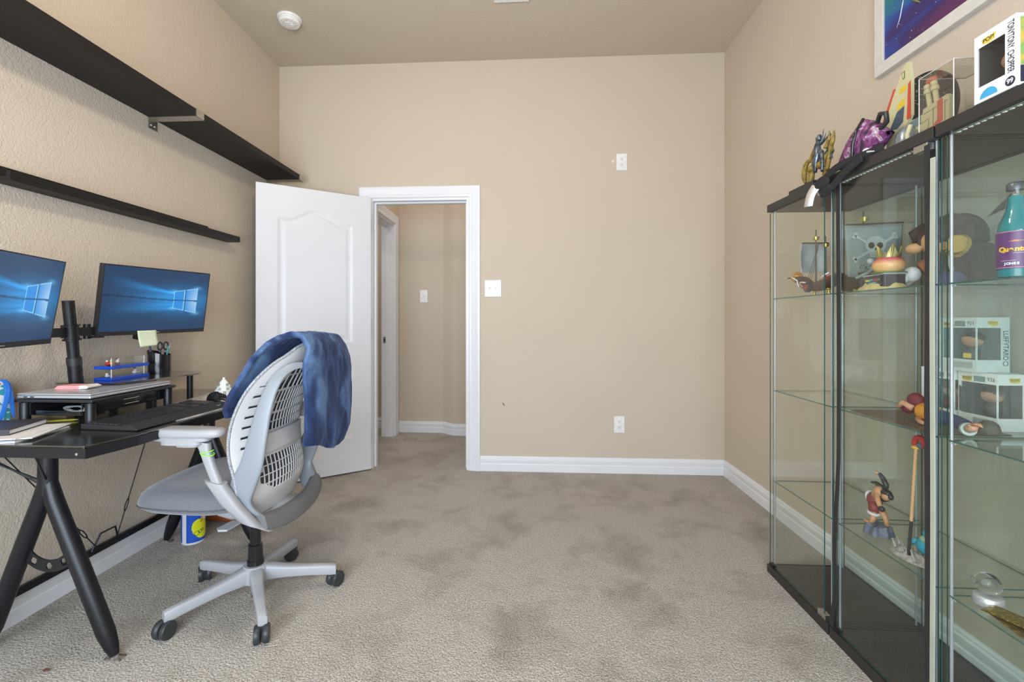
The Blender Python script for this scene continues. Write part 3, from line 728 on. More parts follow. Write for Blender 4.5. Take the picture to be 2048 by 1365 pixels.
for y in (2.012, 2.046):
    obj('handle_loop', B().tube([(-1.70, y + .013 * math.cos(a), RT + .128 + .018 * math.sin(a)) for a in [2 * PI * i / 18 for i in range(18)]], .0035, 8, closed=True), M_blackp, t, smooth=170)
M_blue = pm('blue_plastic', (.010, .07, .50), .25)
t = thing('acrylic_display_box', 'two-tier clear acrylic box with blue trays on the raised glass shelf', 'display box', (-1.72, 1.85, RT))
AX0, AX1, AY0, AY1 = -1.77, -1.70, 1.765, 1.945
for z in (RT, RT + .047):
    obj('blue_tray', B().box(AX0 - .003, AX1 + .003, AY0 - .003, AY1 + .003, z, z + .012), M_blue, t, bev=.001)
    sh = B()
    sh.box(AX1 - .0015, AX1, AY0, AY1, z + .012, z + .046).box(AX0, AX0 + .0015, AY0, AY1, z + .012, z + .046).box(AX0, AX1, AY0, AY0 + .0015, z + .012, z + .046).box(AX0, AX1, AY1 - .0015, AY1, z + .012, z + .046).box(AX0, AX1, AY0, AY1, z + .0450, z + .0460)
    obj('clear_cover', sh, M_acryl, t)
    for y in (AY0, AY1 - .022): obj('cover_edge', B().box(AX1 - .002, AX1 + .0004, y, y + .002, z + .012, z + .046), pm('frosted_edge', (.75, .77, .8), .3), t)
def mini(label, nm, x, y, z, parts):
    t = thing(nm, label, 'figurine', (x, y, z))
    for n_, c, r, m in parts: obj(n_, B().ell((x + c[0], y + c[1], z + c[2]), r, 12, 8), m, t, smooth=170)
M_w = pm('white_resin', (.8, .8, .8), .4); M_k = pm('black_resin', (.02, .02, .02), .4); M_red = pm('red_resin', (.50, .03, .02), .4); M_yel = pm('yellow_resin', (.80, .48, .08), .4)
mini('tiny red figurine with a yellow centre in the top tier of the acrylic box', 'miniature', -1.733, 1.789, RT + .059, [('body', (0, 0, .009), (.012, .017, .009), M_red), ('face', (.009, .001, .010), (.005, .008, .008), M_yel), ('ear', (0, -.009, .020), (.004, .004, .005), M_w), ('ear', (0, .009, .020), (.004, .004, .005), M_w)])
mini('tiny white and black figurine in the top tier of the acrylic box', 'miniature', -1.733, 1.828, RT + .059, [('body', (0, 0, .006), (.009, .010, .006), pm('brown_resin', (.22, .10, .08), .5)), ('torso', (0, 0, .014), (.006, .007, .008), M_w), ('head', (0, .001, .023), (.006, .007, .005), M_w), ('cap', (0, -.004, .026), (.004, .004, .004), M_k)])
mini('tiny white and black figurine in the lower tier of the acrylic box', 'miniature', -1.733, 1.912, RT + .012, [('body', (0, 0, .008), (.008, .010, .008), M_w), ('head', (0, .004, .018), (.005, .006, .006), M_w), ('tail', (0, .018, .006), (.004, .009, .004), M_w), ('cap', (0, .001, .025), (.005, .004, .005), M_k)])
mini('tiny white block figurine at the near end of the lower acrylic tier', 'miniature', -1.733, 1.785, RT + .012, [('body', (0, 0, .005), (.008, .013, .005), M_w), ('head', (0, -.005, .012), (.006, .006, .007), M_w)])

# ---- small white christmas tree
t = thing('tabletop_tree', 'small white tree ornament dotted with wreath shapes at the far end of the desk', 'ornament', (-1.50, 2.165, DZT + .003))
M_tree = pm('white_ceramic', (.86, .87, .86), .3)
obj('tree', B().lathe([(0, 0), (.043, 0), (.044, .006), (.036, .018), (.039, .021), (.028, .038), (.030, .041), (.018, .056), (.020, .058), (.008, .074), (0, .078)], (-1.50, 2.165, DZT + .003), 28), M_tree, t, smooth=50)
obj('finial', B().ell((-1.50, 2.165, DZT + .083), .006, 12, 8), M_tree, t, smooth=170)
M_green = pm('dull_green_paint', (.10, .22, .16), .5)
for z, r, off in ((.013, .0405, 0), (.031, .034, .4), (.049, .0255, 0)):
    for k in range(6 if z < .04 else 4):
        a = -PI / 2 - .35 + off + (k - 2) * (2 * PI / (6 if z < .04 else 4)); cx, cy = -1.50 + r * math.cos(a), 2.165 + r * math.sin(a); d = Vector((math.cos(a), math.sin(a), .5)).normalized()
        e1 = d.cross(Vector((0, 0, 1))).normalized(); e2 = d.cross(e1)
        obj('wreath', B().tube([Vector((cx, cy, DZT + .003 + z)) + e1 * .0052 * math.cos(q) + e2 * .0052 * math.sin(q) for q in [2 * PI * i / 10 for i in range(10)]], .0014, 6, closed=True), M_green, t, smooth=170)

# ---- notebook, papers, pencil, gift bag
def ROT(x, y, a): return Matrix.Translation((x, y, 0)) @ Matrix.Rotation(R(a), 4, 'Z')
M_pap = pm('paper_white', (.78, .76, .73), .85, mix=(30, (.72, .70, .68), 1))
MN = ROT(-1.70, 1.375, 14)
zz = DZT + .0005
t = thing('paper_stack', 'loose stack of white papers under the black notebook', 'papers', (-1.68, 1.36, zz))
for i, (a, dx, dy) in enumerate(((12, .035, -.012), (17, .025, -.02), (22, .045, -.006), (15, .03, -.016))):
    obj('sheet', B().box(-.105, .105, -.105, .105, zz + i * .0032, zz + i * .0032 + .0028, M=ROT(-1.70 + dx, 1.375 + dy, a)), M_pap if i != 1 else pm('blue_grey_card', (.35, .38, .48), .7), t)
nz = zz + 4 * .0032 + .0002
t = thing('notebook', 'closed black notebook with white page edges lying on the papers', 'notebook', (-1.71, 1.38, nz))
MN = ROT(-1.715, 1.375, 19)
obj('page_block', B().box(-.083, .083, -.083, .083, nz + .0022, nz + .0145, M=MN), pm('page_edges', (.80, .78, .78), .8, mix=(30, (.74, .72, .72), 1)), t)
M_nb = pm('black_leatherette', (.035, .035, .045), .5, bump=(250, .3, .0004))
obj('cover', B().box(-.087, .087, -.087, .086, nz + .0146, nz + .0172, M=MN).box(-.087, .087, -.087, .086, nz, nz + .0021, M=MN).box(-.087, .087, -.0895, -.087, nz, nz + .0172, M=MN), M_nb, t, bev=.001)
t = thing('pencil', 'yellow pencil with a red end lying on the desk behind the notebook', 'pencil', (-1.70, 1.555, DZT + .004))
obj('shaft', B().cyl((-1.735, 1.535, DZT + .0055), (-1.665, 1.575, DZT + .005), .0036, n=8).cyl((-1.665, 1.575, DZT + .005), (-1.652, 1.582, DZT + .005), .0036, .001, n=8), pm('yellow_paint', (.60, .50, .05), .4), t)
obj('eraser', B().ell((-1.748, 1.528, DZT + .0075), (.016, .009, .007), 12, 8), M_red, t, smooth=170)
t = thing('yellow_cup', 'small brownish yellow note block in the shade under the stand', 'note block', (-1.79, 1.62, DZT))
obj('sheets', B().box(-1.81, -1.74, 1.62, 1.69, DZT + .0003, DZT + .014), pm('tan_card', (.35, .27, .12), .8), t, bev=.001)
t = thing('gift_bag', 'patterned teal and orange bag with a blue ribbon at the left edge of the desk', 'bag', (-1.85, 1.41, DZT))
def bagmat():
    m = bpy.data.materials.new('bag_print'); m.use_nodes = True; nt = m.node_tree; b = nt.nodes['Principled BSDF']; N = nt.nodes.new; L = nt.links.new
    tc = N('ShaderNodeTexCoord'); n = N('ShaderNodeTexNoise'); n.inputs['Scale'].default_value = 14; n.inputs['Detail'].default_value = 2; n.inputs['Distortion'].default_value = 1
    r = N('ShaderNodeValToRGB'); r.color_ramp.interpolation = 'CONSTANT'; e = r.color_ramp.elements; e[0].color = (.45, .10, .03, 1); e[1].position = .42; e[1].color = (.75, .78, .78, 1)
    x = e.new(.52); x.color = (.05, .35, .42, 1); x = e.new(.6); x.color = (.55, .7, .72, 1)
    L(tc.outputs['Object'], n.inputs['Vector']); L(n.outputs[0], r.inputs[0]); L(r.outputs[0], b.inputs['Base Color']); b.inputs['Roughness'].default_value = .3
    return m
obj('bag_body', B().loft([[(x, y, z) for x, y in ((-1.888, 1.33), (-1.808, 1.32), (-1.800, 1.485), (-1.882, 1.492))] if z < .9 else [(x, y, z) for x, y in ((-1.886, 1.335), (-1.812, 1.325), (-1.806, 1.475), (-1.880, 1.482))] for z in (DZT + .001, .85, .912)]), bagmat(), t)
rib = [(-1.802, 1.445, .916), (-1.798, 1.470, .914), (-1.786, 1.468, .88), (-1.784, 1.452, .81), (-1.788, 1.440, .770)]
def ribbon(pts, w, ax): 
    g = B(); P = [Vector(p) for p in pts]
    vs = []
    for p in P: vs += [p - Vector(ax) * w / 2, p + Vector(ax) * w / 2]
    g.add(vs, [(2 * i, 2 * i + 1, 2 * i + 3, 2 * i + 2) for i in range(len(P) - 1)]); return g
M_rib = pm('blue_ribbon', (.03, .17, .62), .35)
obj('ribbon', ribbon(rib, .016, (.2, .98, 0)), M_rib, t, solid=.0015, sub=1)
obj('ribbon', ribbon([(-1.800, 1.455, .918), (-1.796, 1.478, .91), (-1.794, 1.482, .85), (-1.792, 1.490, .770)], .014, (.2, .98, 0)), M_rib, t, solid=.0015, sub=1)

# ---- things on the floor by the desk
t = thing('wipes_canister', 'white wipes canister with blue and yellow label on the carpet under the desk', 'canister', (-1.60, 2.27, 0))
cx, cy = -1.695, 2.215
rr = .052
obj('tub', B().lathe([(0, 0), (rr - .002, 0), (rr, .003), (rr, .165), (rr - .003, .17), (0, .172)], (cx, cy, .001), 40), M_w, t, smooth=40)
lb = B(); NL = 96; NZL = 40
def lf(u, v): a = 2 * PI * u; return (cx + (rr + .0006) * math.cos(a), cy + (rr + .0006) * math.sin(a), .012 + .148 * v)
def lm(i, jj):
    a = (2 * PI * (i + .5) / NL + PI) % (2 * PI) - PI; z = .012 + .148 * (jj + .5) / NZL
    # visible side looks towards -Y and +X : angle about -55 deg
    da = (a - R(-38)) ; s = da * rr
    if s < -.045 and s > -.068: return 2
    if ((s - .022) / .042) ** 2 + ((z - .075 + .25 * (s - .02)) / .048) ** 2 < 1: return 1
    if .02 < s < .06 and z > .11: return 2
    return 0
lb.grid(lf, NL, NZL, mif=lm)
obj('label', lb, [pm('label_blue', (.015, .09, .50), .35), pm('label_yellow', (.75, .76, .02), .35), pm('label_white', (.78, .76, .78), .4)], t, smooth=170)
obj('lid', B().lathe([(0, .172), (rr + .001, .172), (rr + .001, .188), (rr - .004, .192), (0, .193)], (cx, cy, .001), 40), M_w, t, smooth=40)
def wrap(a): return (cx + (rr + .0012) * math.cos(a), cy + (rr + .0012) * math.sin(a))
for a0, z0, r0 in ((-47, .055, .011), (-30, .060, .008), (-18, .066, .006)):
    ang = R(a0 + 10); px_, py_ = wrap(ang); e1 = Vector((-math.sin(ang), math.cos(ang), 0))
    obj('label_emblem', B().tube([Vector((px_, py_, z0)) + e1 * r0 * math.cos(q) + Vector((0, 0, r0 * math.sin(q))) for q in [2 * PI * i / 16 for i in range(16)]], .0009, 6, closed=True), M_dark, t)
ang = R(-12); px_, py_ = wrap(ang)
for k, zt in enumerate((.128, .112)):
    text('label_text', ('DRY', 'WIPES')[k] if 0 else '///', .018, face_M((px_, py_, zt), (-math.sin(ang), math.cos(ang), .2), (-.2 * math.sin(ang), .2 * math.cos(ang), 1)), M_red, t)
t = thing('leather_bag', 'orange-brown leather bag lying on the carpet behind the chair', 'bag', (-1.62, 2.40, 0))
M_lea = pm('orange_leather', (.36, .09, .025), .5, mix=(25, (.28, .07, .02), 1), bump=(120, .3, .001))
bg = B()
def bgf(u, v):
    th = 2 * PI * u; ph = -PI / 2 + PI * v
    c = abs(math.cos(ph)) ** .45; sx = math.copysign(abs(math.cos(th)) ** .5, math.cos(th)); sy = math.copysign(abs(math.sin(th)) ** .5, math.sin(th))
    x = -1.675 + .175 * c * sx; hgt = .155 + .19 * max(0, min(1, (-1.66 - x) / .06))
    return (x, 2.47 + .085 * c * sy, .002 + hgt * (.5 + .5 * math.copysign(abs(math.sin(ph)) ** .6, math.sin(ph))) + .004 * math.sin(9 * u))
bg.grid(bgf, 48, 18)
obj('body', bg, M_lea, t, smooth=60)
obj('seam', B().tube([(-1.82, 2.392, .06), (-1.66, 2.384, .062), (-1.51, 2.40, .06)], .003, 6), M_dark, t)
obj('strap', ribbon([(-1.70, 2.40, .27), (-1.66, 2.375, .22), (-1.60, 2.375, .12), (-1.55, 2.383, .05)], .025, (0, .9, .4)), M_lea, t, solid=.004, sub=1)

# ================================================================ OFFICE CHAIR  (local: +x forward to the desk, +y near side)
CH = (-1.10, 1.78, 0)
ch = thing('office_chair', 'light grey swivel office chair with slotted white back and grey seat facing the desk', 'chair', CH, PI)
M_lg = pm('light_grey_plastic', (.38, .39, .41), .4, mix=(5, (.365, .375, .395), 1))
M_arm = pm('pale_grey_plastic', (.34, .34, .35), .45, mix=(5, (.33, .33, .34), 1))
M_shell = pm('white_back_plastic', (.62, .62, .62), .32, mix=(5, (.60, .60, .60), 1))
M_seat = pm('grey_seat_fabric', (.15, .155, .175), .9, mix=(260, (.115, .12, .138), .6), bump=(420, .6, .0008), sheen=.3)
M_backfab = pm('dark_back_fabric', (.06, .065, .08), .95, bump=(400, .5, .0006))
M_cast = pm('black_caster_plastic', (.030, .034, .038), .45)
def cobj(n, b, m, par=ch, **k): return obj(n, b, m, par, local=True, **k)
# five-star base
for k in range(5):
    wa = R(233.7 + 72 * k) - PI; c, s = math.cos(wa), math.sin(wa); rings = []
    for r, zt, zb, w in ((.0, .135, .075, .055), (.035, .134, .072, .052), (.06, .130, .072, .047), (.12, .117, .072, .040), (.20, .106, .066, .035), (.27, .098, .058, .032), (.300, .094, .052, .031), (.308, .090, .052, .029)):
        sec = rbox_sec(w, zt - zb, .22, 2); rings.append([(r * c - u * s, r * s + u * c, (zt + zb) / 2 + v) for u, v in sec])
    cobj('base_leg', B().loft(rings), M_lg, smooth=45)
    ca = [0.5, -.2, .9, 2.2, -.6][k]; rr = .296; cxx, cyy = rr * c, rr * s
    MC = Matrix.Translation((cxx, cyy, 0)) @ Matrix.Rotation(wa + ca, 4, 'Z')
    w = B()
    for sd in (-1, 1):
        w.lathe([(0, .003), (.020, .0035), (.0245, .003), (.029, .006), (.031, .012), (.031, .020), (.029, .024), (0, .024)], (0, 0, 0), 28, M=MC @ Matrix.Translation((.012, 0, .031)) @ Matrix.Rotation(-PI / 2 * sd, 4, 'X'))
    cst = cobj('caster', w, M_cast, smooth=40)
    cobj('caster_stem', B().cyl((cxx, cyy, .03), (cxx, cyy, .065), .009, n=12).cyl((cxx, cyy, .048), (cxx, cyy, .058), .016, n=14).box(-.012, .016, -.0035, .0035, .02, .052, M=MC), M_cast, cst, smooth=40)
cobj('base_hub', B().lathe([(0, .072), (.048, .072), (.052, .08), (.050, .128), (.042, .1365), (0, .137)], (0, 0, 0), 32), M_lg, smooth=40)
cobj('gas_lift', B().lathe([(0, .006), (.014, .006), (.014, .134), (.031, .135), (.031, .155), (.0285, .157), (.026, .215), (.020, .217), (.020, .36), (0, .36)], (0, 0, 0), 28), M_gloss, smooth=40)
# mechanism and seat pan
mech = B().loft([[(x, u, .372 + z) for u, z in rbox_sec(w, h, .25, 2)] for x, w, h in ((-.14, .10, .05), (-.08, .13, .07), (.06, .14, .075), (.12, .12, .05))])
cobj('tilt_mechanism', mech, M_lg, smooth=45)
cobj('seat_pan', B().loft([[(.13 + sx * .19 * q, sy * .18 * q, z) for sx, sy in [(math.copysign(abs(a) ** .5, a), math.copysign(abs(b_) ** .5, b_)) for a, b_ in sphere_pts(40)]] for q, z in ((.72, .398), (.86, .402), (.94, .418), (.96, .43))]), M_lg, smooth=40)
cobj('height_lever', B().prism([(-.012, .10), (.030, .10), (.045, .165), (.030, .182), (-.002, .178)], 'z', .346, .354), M_lg, bev=.002)
# seat cushion
def soutl(a):
    c, s = math.cos(a), math.sin(a); p = .62
    x = math.copysign(abs(c) ** p, c); y = math.copysign(abs(s) ** p, s)
    return (.135 + .235 * x + (.010 * (1 - y * y) if x > 0 else 0), .250 * y * (1 - .05 * x))
rings = []
for q, z in ((.0, .424), (.80, .424), (.93, .428), (.985, .440), (1.0, .456), (.995, .470), (.965, .488), (.90, .502), (.78, .511), (.5, .512), (.25, .508), (0, .507)):
    ring = []
    for i in range(64):
        x, y = soutl(2 * PI * i / 64); xx = .135 + (x - .135) * q; yy = y * q
        f = max(0, (xx - .22) / .16); dz = -.028 * f * f if z > .45 else -.004 * f; ring.append((xx, yy, z + dz))
    rings.append(ring)
cobj('seat_cushion', B().loft(rings), M_seat, smooth=170)
cobj('seat_seam', B().tube([(lambda p: (.135 + (p[0] - .135) * 1.001, p[1] * 1.001, .449 - .020 * max(0, (p[0] - .22) / .16) ** 2))(soutl(2 * PI * i / 72)) for i in range(72)], .0022, 6, closed=True), pm('dark_grey_thread', (.10, .10, .115), .8), smooth=170)

# back shell
def lerp_tab(tab, t):
    for (a, *va), (b, *vb) in zip(tab, tab[1:]):
        if t <= b:
            k = max(0, min(1, (t - a) / (b - a)))
            return [p + (q - p) * k for p, q in zip(va, vb)]
    return list(tab[-1][1:])
#   z : centre x, half width, wrap
TAB = [(.395, -.104, .10, .012), (.41, -.110, .155, .024), (.44, -.124, .205, .040), (.49, -.140, .235, .056), (.56, -.140, .232, .068), (.64, -.122, .240, .068), (.72, -.122, .243, .066),
       (.80, -.145, .243, .066), (.88, -.180, .236, .062), (.94, -.212, .210, .050), (.985, -.232, .165, .036), (1.008, -.243, .115, .022), (1.018, -.248, .075, .010)]
def soft_tab(z, w=.022):
    q = [lerp_tab(TAB, max(.395, min(1.018, z + d * w))) for d in (-1.5, -1, -.5, 0, .5, 1, 1.5)]
    return [sum(a) / 7 for a in zip(*q)]
def shell(u, v, off=0):
    z = .395 + (1.018 - .395) * v; cx, hw, wr = soft_tab(z); s = 2 * u - 1
    return (cx + wr * abs(s) ** 2.2 + off, hw * s, z - .004 * abs(s) ** 2 + (.02 * (1 - s * s) if v > .9 else 0) * (v - .9) * 10)
NU, NV = 120, 150
def smask(i, j):
    s = abs(2 * (i + .5) / NU - 1); z = .395 + .623 * (j + .5) / NV
    ss = (i - NU / 2) 
    if .60 < s < .90 and .555 < z < .885:                       # side strip, short level slots
        if .66 < s < .86 and (j % 9) in (0, 1): return False
        return True
    if s < .56 and .700 < z < .968:                             # upper lattice
        lim = .56 - max(0, (z - .86)) * 2.6
        if s < lim:
            if not any(abs(z - zz) < .0032 for zz in (.70, .733, .768, .808, .855, .912)):
                if (i - NU // 2) % (5 if z < .855 else 8) != 0: return False
    if .58 < s < .80 and .895 < z < .955 and s < .80 - (z - .895) * 3.2 and s > .58:   # corner openings
        if (i - NU // 2) % 9 > 1: return False
    if .475 < z < .605:
        lim = .66 if z > .52 else .66 - (.52 - z) * 7
        if s < lim:
            row = (z - .475) / .0325
            if (row % 1) > .16 and (i - NU // 2) % 5 != 0: return False
    return True
cobj('back_shell', B().grid(shell, NU, NV, smask), M_shell, smooth=170, solid=.005)
cobj('back_cushion', B().grid(lambda u, v: tuple(Vector(shell(.02 + .96 * u, .012 + .976 * v, .010 + .016 * math.sin(PI * v) * (1 - (2 * u - 1) ** 4)))), 40, 50), M_backfab, smooth=170, solid=.012)
edge = [shell(0, i / 60, .003) for i in range(61)] + [shell(i / 24, 1, .003) for i in range(1, 24)] + [shell(1, 1 - i / 60, .003) for i in range(61)] + [shell(1 - i / 24, 0, .003) for i in range(1, 24)]
cobj('back_piping', B().tube([(p[0], p[1] * 1.012, p[2]) for p in edge], .0058, 8, closed=True), pm('grey_zip_piping', (.17, .18, .20), .6, mix=(330, (.42, .43, .45), .3)), smooth=170)
cobj('lumbar_band', B().grid(lambda u, v: (lambda p: (p[0] - .016 + .008 * abs(2 * u - 1), p[1], p[2]))(shell(.16 + .68 * u, (.618 + .072 * v + .006 * math.sin(PI * u) - .395) / .623)), 30, 6), M_shell, smooth=170, solid=.006)
# frame wings and yoke
M_wing = pm('grey_blue_plastic', (.235, .26, .285), .42, mix=(5, (.225, .25, .275), 1)); M_yoke = pm('shaded_grey_plastic', (.15, .15, .15), .5)  # yoke grey is darkened: shade under the chair back put into its colour
def flat_sweep(path):
    """path of (x,y,z, ax,az half width vector, thickness)"""
    rings = []
    for (x, y, z, ax, az, th) in path:
        ring = []
        for u, v in rbox_sec(2, th, .28, 2) if 0 else [(math.cos(a), math.sin(a)) for a in [2 * PI * i / 16 for i in range(16)]]:
            uu = math.copysign(abs(u) ** .55, u); vv = math.copysign(abs(v) ** .7, v); ring.append((x + ax * uu, y + vv * th / 2, z + az * uu))
        rings.append(ring)
    return rings
def smooth_path(P, n=5):
    out = []
    for i in range(len(P) - 1):
        p0 = P[max(0, i - 1)]; p1 = P[i]; p2 = P[i + 1]; p3 = P[min(len(P) - 1, i + 2)]
        for k in range(n):
            t = k / n; out.append(tuple(.5 * ((2 * b) + (c - a) * t + (2 * a - 5 * b + 4 * c - d) * t * t + (-a + 3 * b - 3 * c + d) * t ** 3) for a, b, c, d in zip(p0, p1, p2, p3)))
    out.append(tuple(P[-1])); return out
for s in (1, -1):
    P = [(-.262, s * .085, .948, .004, .010, .012), (-.232, s * .125, .950, .008, .012, .014), (-.200, s * .165, .925, .017, .010, .016), (-.176, s * .190, .870, .023, .006, .018), (-.158, s * .208, .790, .028, .006, .020), (-.145, s * .222, .700, .034, .007, .020),
         (-.128, s * .230, .610, .040, .010, .020), (-.100, s * .230, .545, .042, .018, .022), (-.085, s * .226, .495, .040, .020, .024), (-.105, s * .212, .440, .040, .006, .026), (-.140, s * .180, .395, .036, -.008, .028)]
    cobj('frame_wing', B().loft(flat_sweep(smooth_path(P))), M_wing, smooth=50)
    # arm sleeve, post, pad
    yk = .262
    sl = [(-.020, yk, .562, .036, .008), (-.024, yk, .552, .033, .006), (-.070, yk - .008, .480, .036, .008), (-.118, yk - .035, .405, .038, .012), (-.145, yk - .075, .375, .034, .014)]
    cobj('arm_sleeve', B().loft([[(x + hx * math.copysign(abs(u) ** .6, u), s * (y + .021 * math.copysign(abs(v) ** .6, v)), z + hz * math.copysign(abs(u) ** .6, u)) for u, v in sphere_pts(18)] for x, y, z, hx, hz in sl]), M_arm, smooth=40)
    dx = 0 if s > 0 else -.115
    po = [(.030, .700, .030), (.018, .672, .020), (.000, .620, .0185), (-.030, .548, .0185)]
    cobj('arm_post', B().loft([[(x + dx * 0 + h * math.copysign(abs(u) ** .6, u), s * (yk + .014 * math.copysign(abs(v) ** .6, v)), z + .2 * h * math.copysign(abs(u) ** .6, u)) for u, v in sphere_pts(18)] for x, z, h in po]), M_arm, smooth=40)
    br = [(-.005, .200, .034, .712, .008), (.02, .165, .036, .703, .012), (.03, .11, .030, .694, .010)]
    ub = B()
    for x0, x1, hw, z, h in br: ub.loft([[(x0 + (x1 - x0) * (.5 + .5 * math.copysign(abs(u) ** .5, u)) + dx, s * (yk + hw * math.copysign(abs(v) ** .5, v)), zz) for u, v in sphere_pts(24)] for zz in (z - h, z + h)])
    cobj('arm_bracket', ub, M_arm, smooth=40, bev=.002)
    pad = []
    for q, z in ((.80, .7165), (.95, .719), (1.0, .726), (1.0, .733), (.96, .741), (.85, .7455), (.4, .7465)):
        pad.append([(.108 + dx + (.158 * math.copysign(abs(u) ** .55, u) + .004 * abs(v)) * (q ** .5), s * (yk + (.040 - .012 * max(0, u) ** 2) * q * math.copysign(abs(v) ** .6, v)), z) for u, v in sphere_pts(36)])
    cobj('arm_pad', B().loft(pad), M_arm, smooth=60)
cobj('wrist_band', B().tube([(.010 + .0215 * math.cos(a), .262 + .017 * math.sin(a), .657 + .005 * math.cos(a + .5)) for a in [2 * PI * i / 20 for i in range(20)]], .0022, 6, closed=True).tube([(.012 + .0215 * math.cos(a), .262 + .0172 * math.sin(a), .664 - .004 * math.cos(a)) for a in [2 * PI * i / 20 for i in range(20)]], .002, 6, closed=True), pm('neon_green_rubber', (.30, .85, .10), .5), smooth=170)['label'] = 'neon green rubber band around the arm post'
yo = []
for k in range(-10, 11):
    a = k / 10; y = .215 * a; x = -.150 - .030 * (1 - a * a); z = .375 + .03 * abs(a) ** 3; hh = .030; yo.append([(x + .022 * math.copysign(abs(u) ** .6, u) + .012 * v, y, z + .030 * math.copysign(abs(v) ** .6, v)) for u, v in sphere_pts(16)])
cobj('frame_yoke', B().loft(yo), M_yoke, smooth=50)
cobj('yoke_link', B().loft([[(x, u, z + v) for u, v in rbox_sec(w, h, .25, 2)] for x, z, w, h in ((-.15, .372, .16, .05), (-.10, .372, .13, .055), (-.06, .372, .11, .05))]), M_lg, smooth=45)

# ---- blue fleece blanket over the back
def blmat():
    m = bpy.data.materials.new('blue_fleece'); m.use_nodes = True; nt = m.node_tree; b = nt.nodes['Principled BSDF']; N = nt.nodes.new; L = nt.links.new
    tc = N('ShaderNodeTexCoord'); mp = N('ShaderNodeMapping'); mp.inputs['Scale'].default_value = (1, 1, .55)
    n = N('ShaderNodeTexNoise'); n.inputs['Scale'].default_value = 9; n.inputs['Detail'].default_value = 6; n.inputs['Distortion'].default_value = .6
    r = N('ShaderNodeValToRGB'); e = r.color_ramp.elements; e[0].position = .41; e[0].color = (.006, .013, .055, 1); e[1].position = .62; e[1].color = (.085, .155, .29, 1)  # nap sheen and highlights painted in as lighter and darker blue patches
    x = e.new(.5); x.color = (.014, .034, .11, 1)
    L(tc.outputs['Object'], mp.inputs[0]); L(mp.outputs[0], n.inputs['Vector']); L(n.outputs[0], r.inputs[0]); L(r.outputs[0], b.inputs['Base Color'])
    b.inputs['Roughness'].default_value = .9; b.inputs['Sheen Weight'].default_value = .35; b.inputs['Sheen Roughness'].default_value = .4; b.inputs['Sheen Tint'].default_value = (.35, .55, 1, 1)
    f = N('ShaderNodeTexNoise'); f.inputs['Scale'].default_value = 260; f.inputs['Detail'].default_value = 3; L(tc.outputs['Object'], f.inputs['Vector'])
    a = N('ShaderNodeMath'); a.operation = 'MULTIPLY_ADD'; a.inputs[1].default_value = .35; L(f.outputs[0], a.inputs[0]); L(n.outputs[0], a.inputs[2])
    bp = N('ShaderNodeBump'); bp.inputs['Strength'].default_value = .8; bp.inputs['Distance'].default_value = .006; L(a.outputs[0], bp.inputs['Height']); L(bp.outputs[0], b.inputs['Normal'])
    return m
NEAR = [(-.045, .245, .775), (-.038, .25, .806), (-.060, .25, .86), (-.090, .25, .905), (-.133, .235, .985), (-.161, .20, 1.034), (-.188, .17, 1.058), (-.214, .13, 1.068), (-.250, .118, 1.058), (-.275, .114, 1.02), (-.270, .115, .984), (-.262, .115, .932), (-.262, .11, .843), (-.262, .10, .742), (-.253, .09, .653), (-.250, .085, .635)]
FAR = [(-.035, -.26, .775), (-.030, -.27, .806), (-.050, -.275, .86), (-.075, -.275, .905), (-.120, -.270, .975), (-.150, -.255, 1.015), (-.180, -.24, 1.04), (-.215, -.225, 1.050), (-.247, -.225, 1.045), (-.270, -.24, 1.005), (-.280, -.26, .955), (-.282, -.272, .90), (-.282, -.278, .82), (-.280, -.280, .73), (-.274, -.278, .645), (-.262, -.262, .600)]
def bl(u, v):
    k = v * (len(NEAR) - 1); i = min(len(NEAR) - 2, int(k)); f = k - i
    a = Vector(NEAR[i]).lerp(Vector(NEAR[i + 1]), f); b_ = Vector(FAR[i]).lerp(Vector(FAR[i + 1]), f)
    p = a.lerp(b_, u); rear = max(0, min(1, (v - .55) / .15)); front = max(0, min(1, (.4 - v) / .2))
    bow = math.sin(PI * u)
    p.x += -.020 * bow * rear + (-.055 * bow) * front * .6 - .012 * bow * (1 - rear - front)
    p.z += .006 * bow * (1 - rear) + (-.045 * bow + .02 * math.sin(u * 9)) * max(0, (v - .85) / .15) * .55
    w = rear * .0025 * math.sin(u * 21 + 1.5 * v) * (v - .5) * 2 + rear * .006 * math.sin(u * 9 + 4)
    p.x += w + .004 * noise.noise(Vector((u * 6, v * 9, 1)))
    # soft rolled near edge on the rear drop
    if u < .06 and rear > 0: p.x += .010 * (1 - u / .06) * rear
    p.x += .004 * noise.noise(Vector((u * 14, v * 18, 4))); p.z += .003 * noise.noise(Vector((u * 14, v * 18, 7)))
    return tuple(p)
bk = B().grid(bl, 56, 90)
bo = obj('fleece_blanket', bk, blmat(), smooth=170, solid=.020)
bo.location = CH; bo.rotation_euler = (0, 0, PI)
mo = bo.modifiers.new('round', 'SUBSURF'); mo.levels = 1; mo.render_levels = 1
tag(bo, 'dark blue plush fleece blanket draped over the back of the office chair', 'blanket')

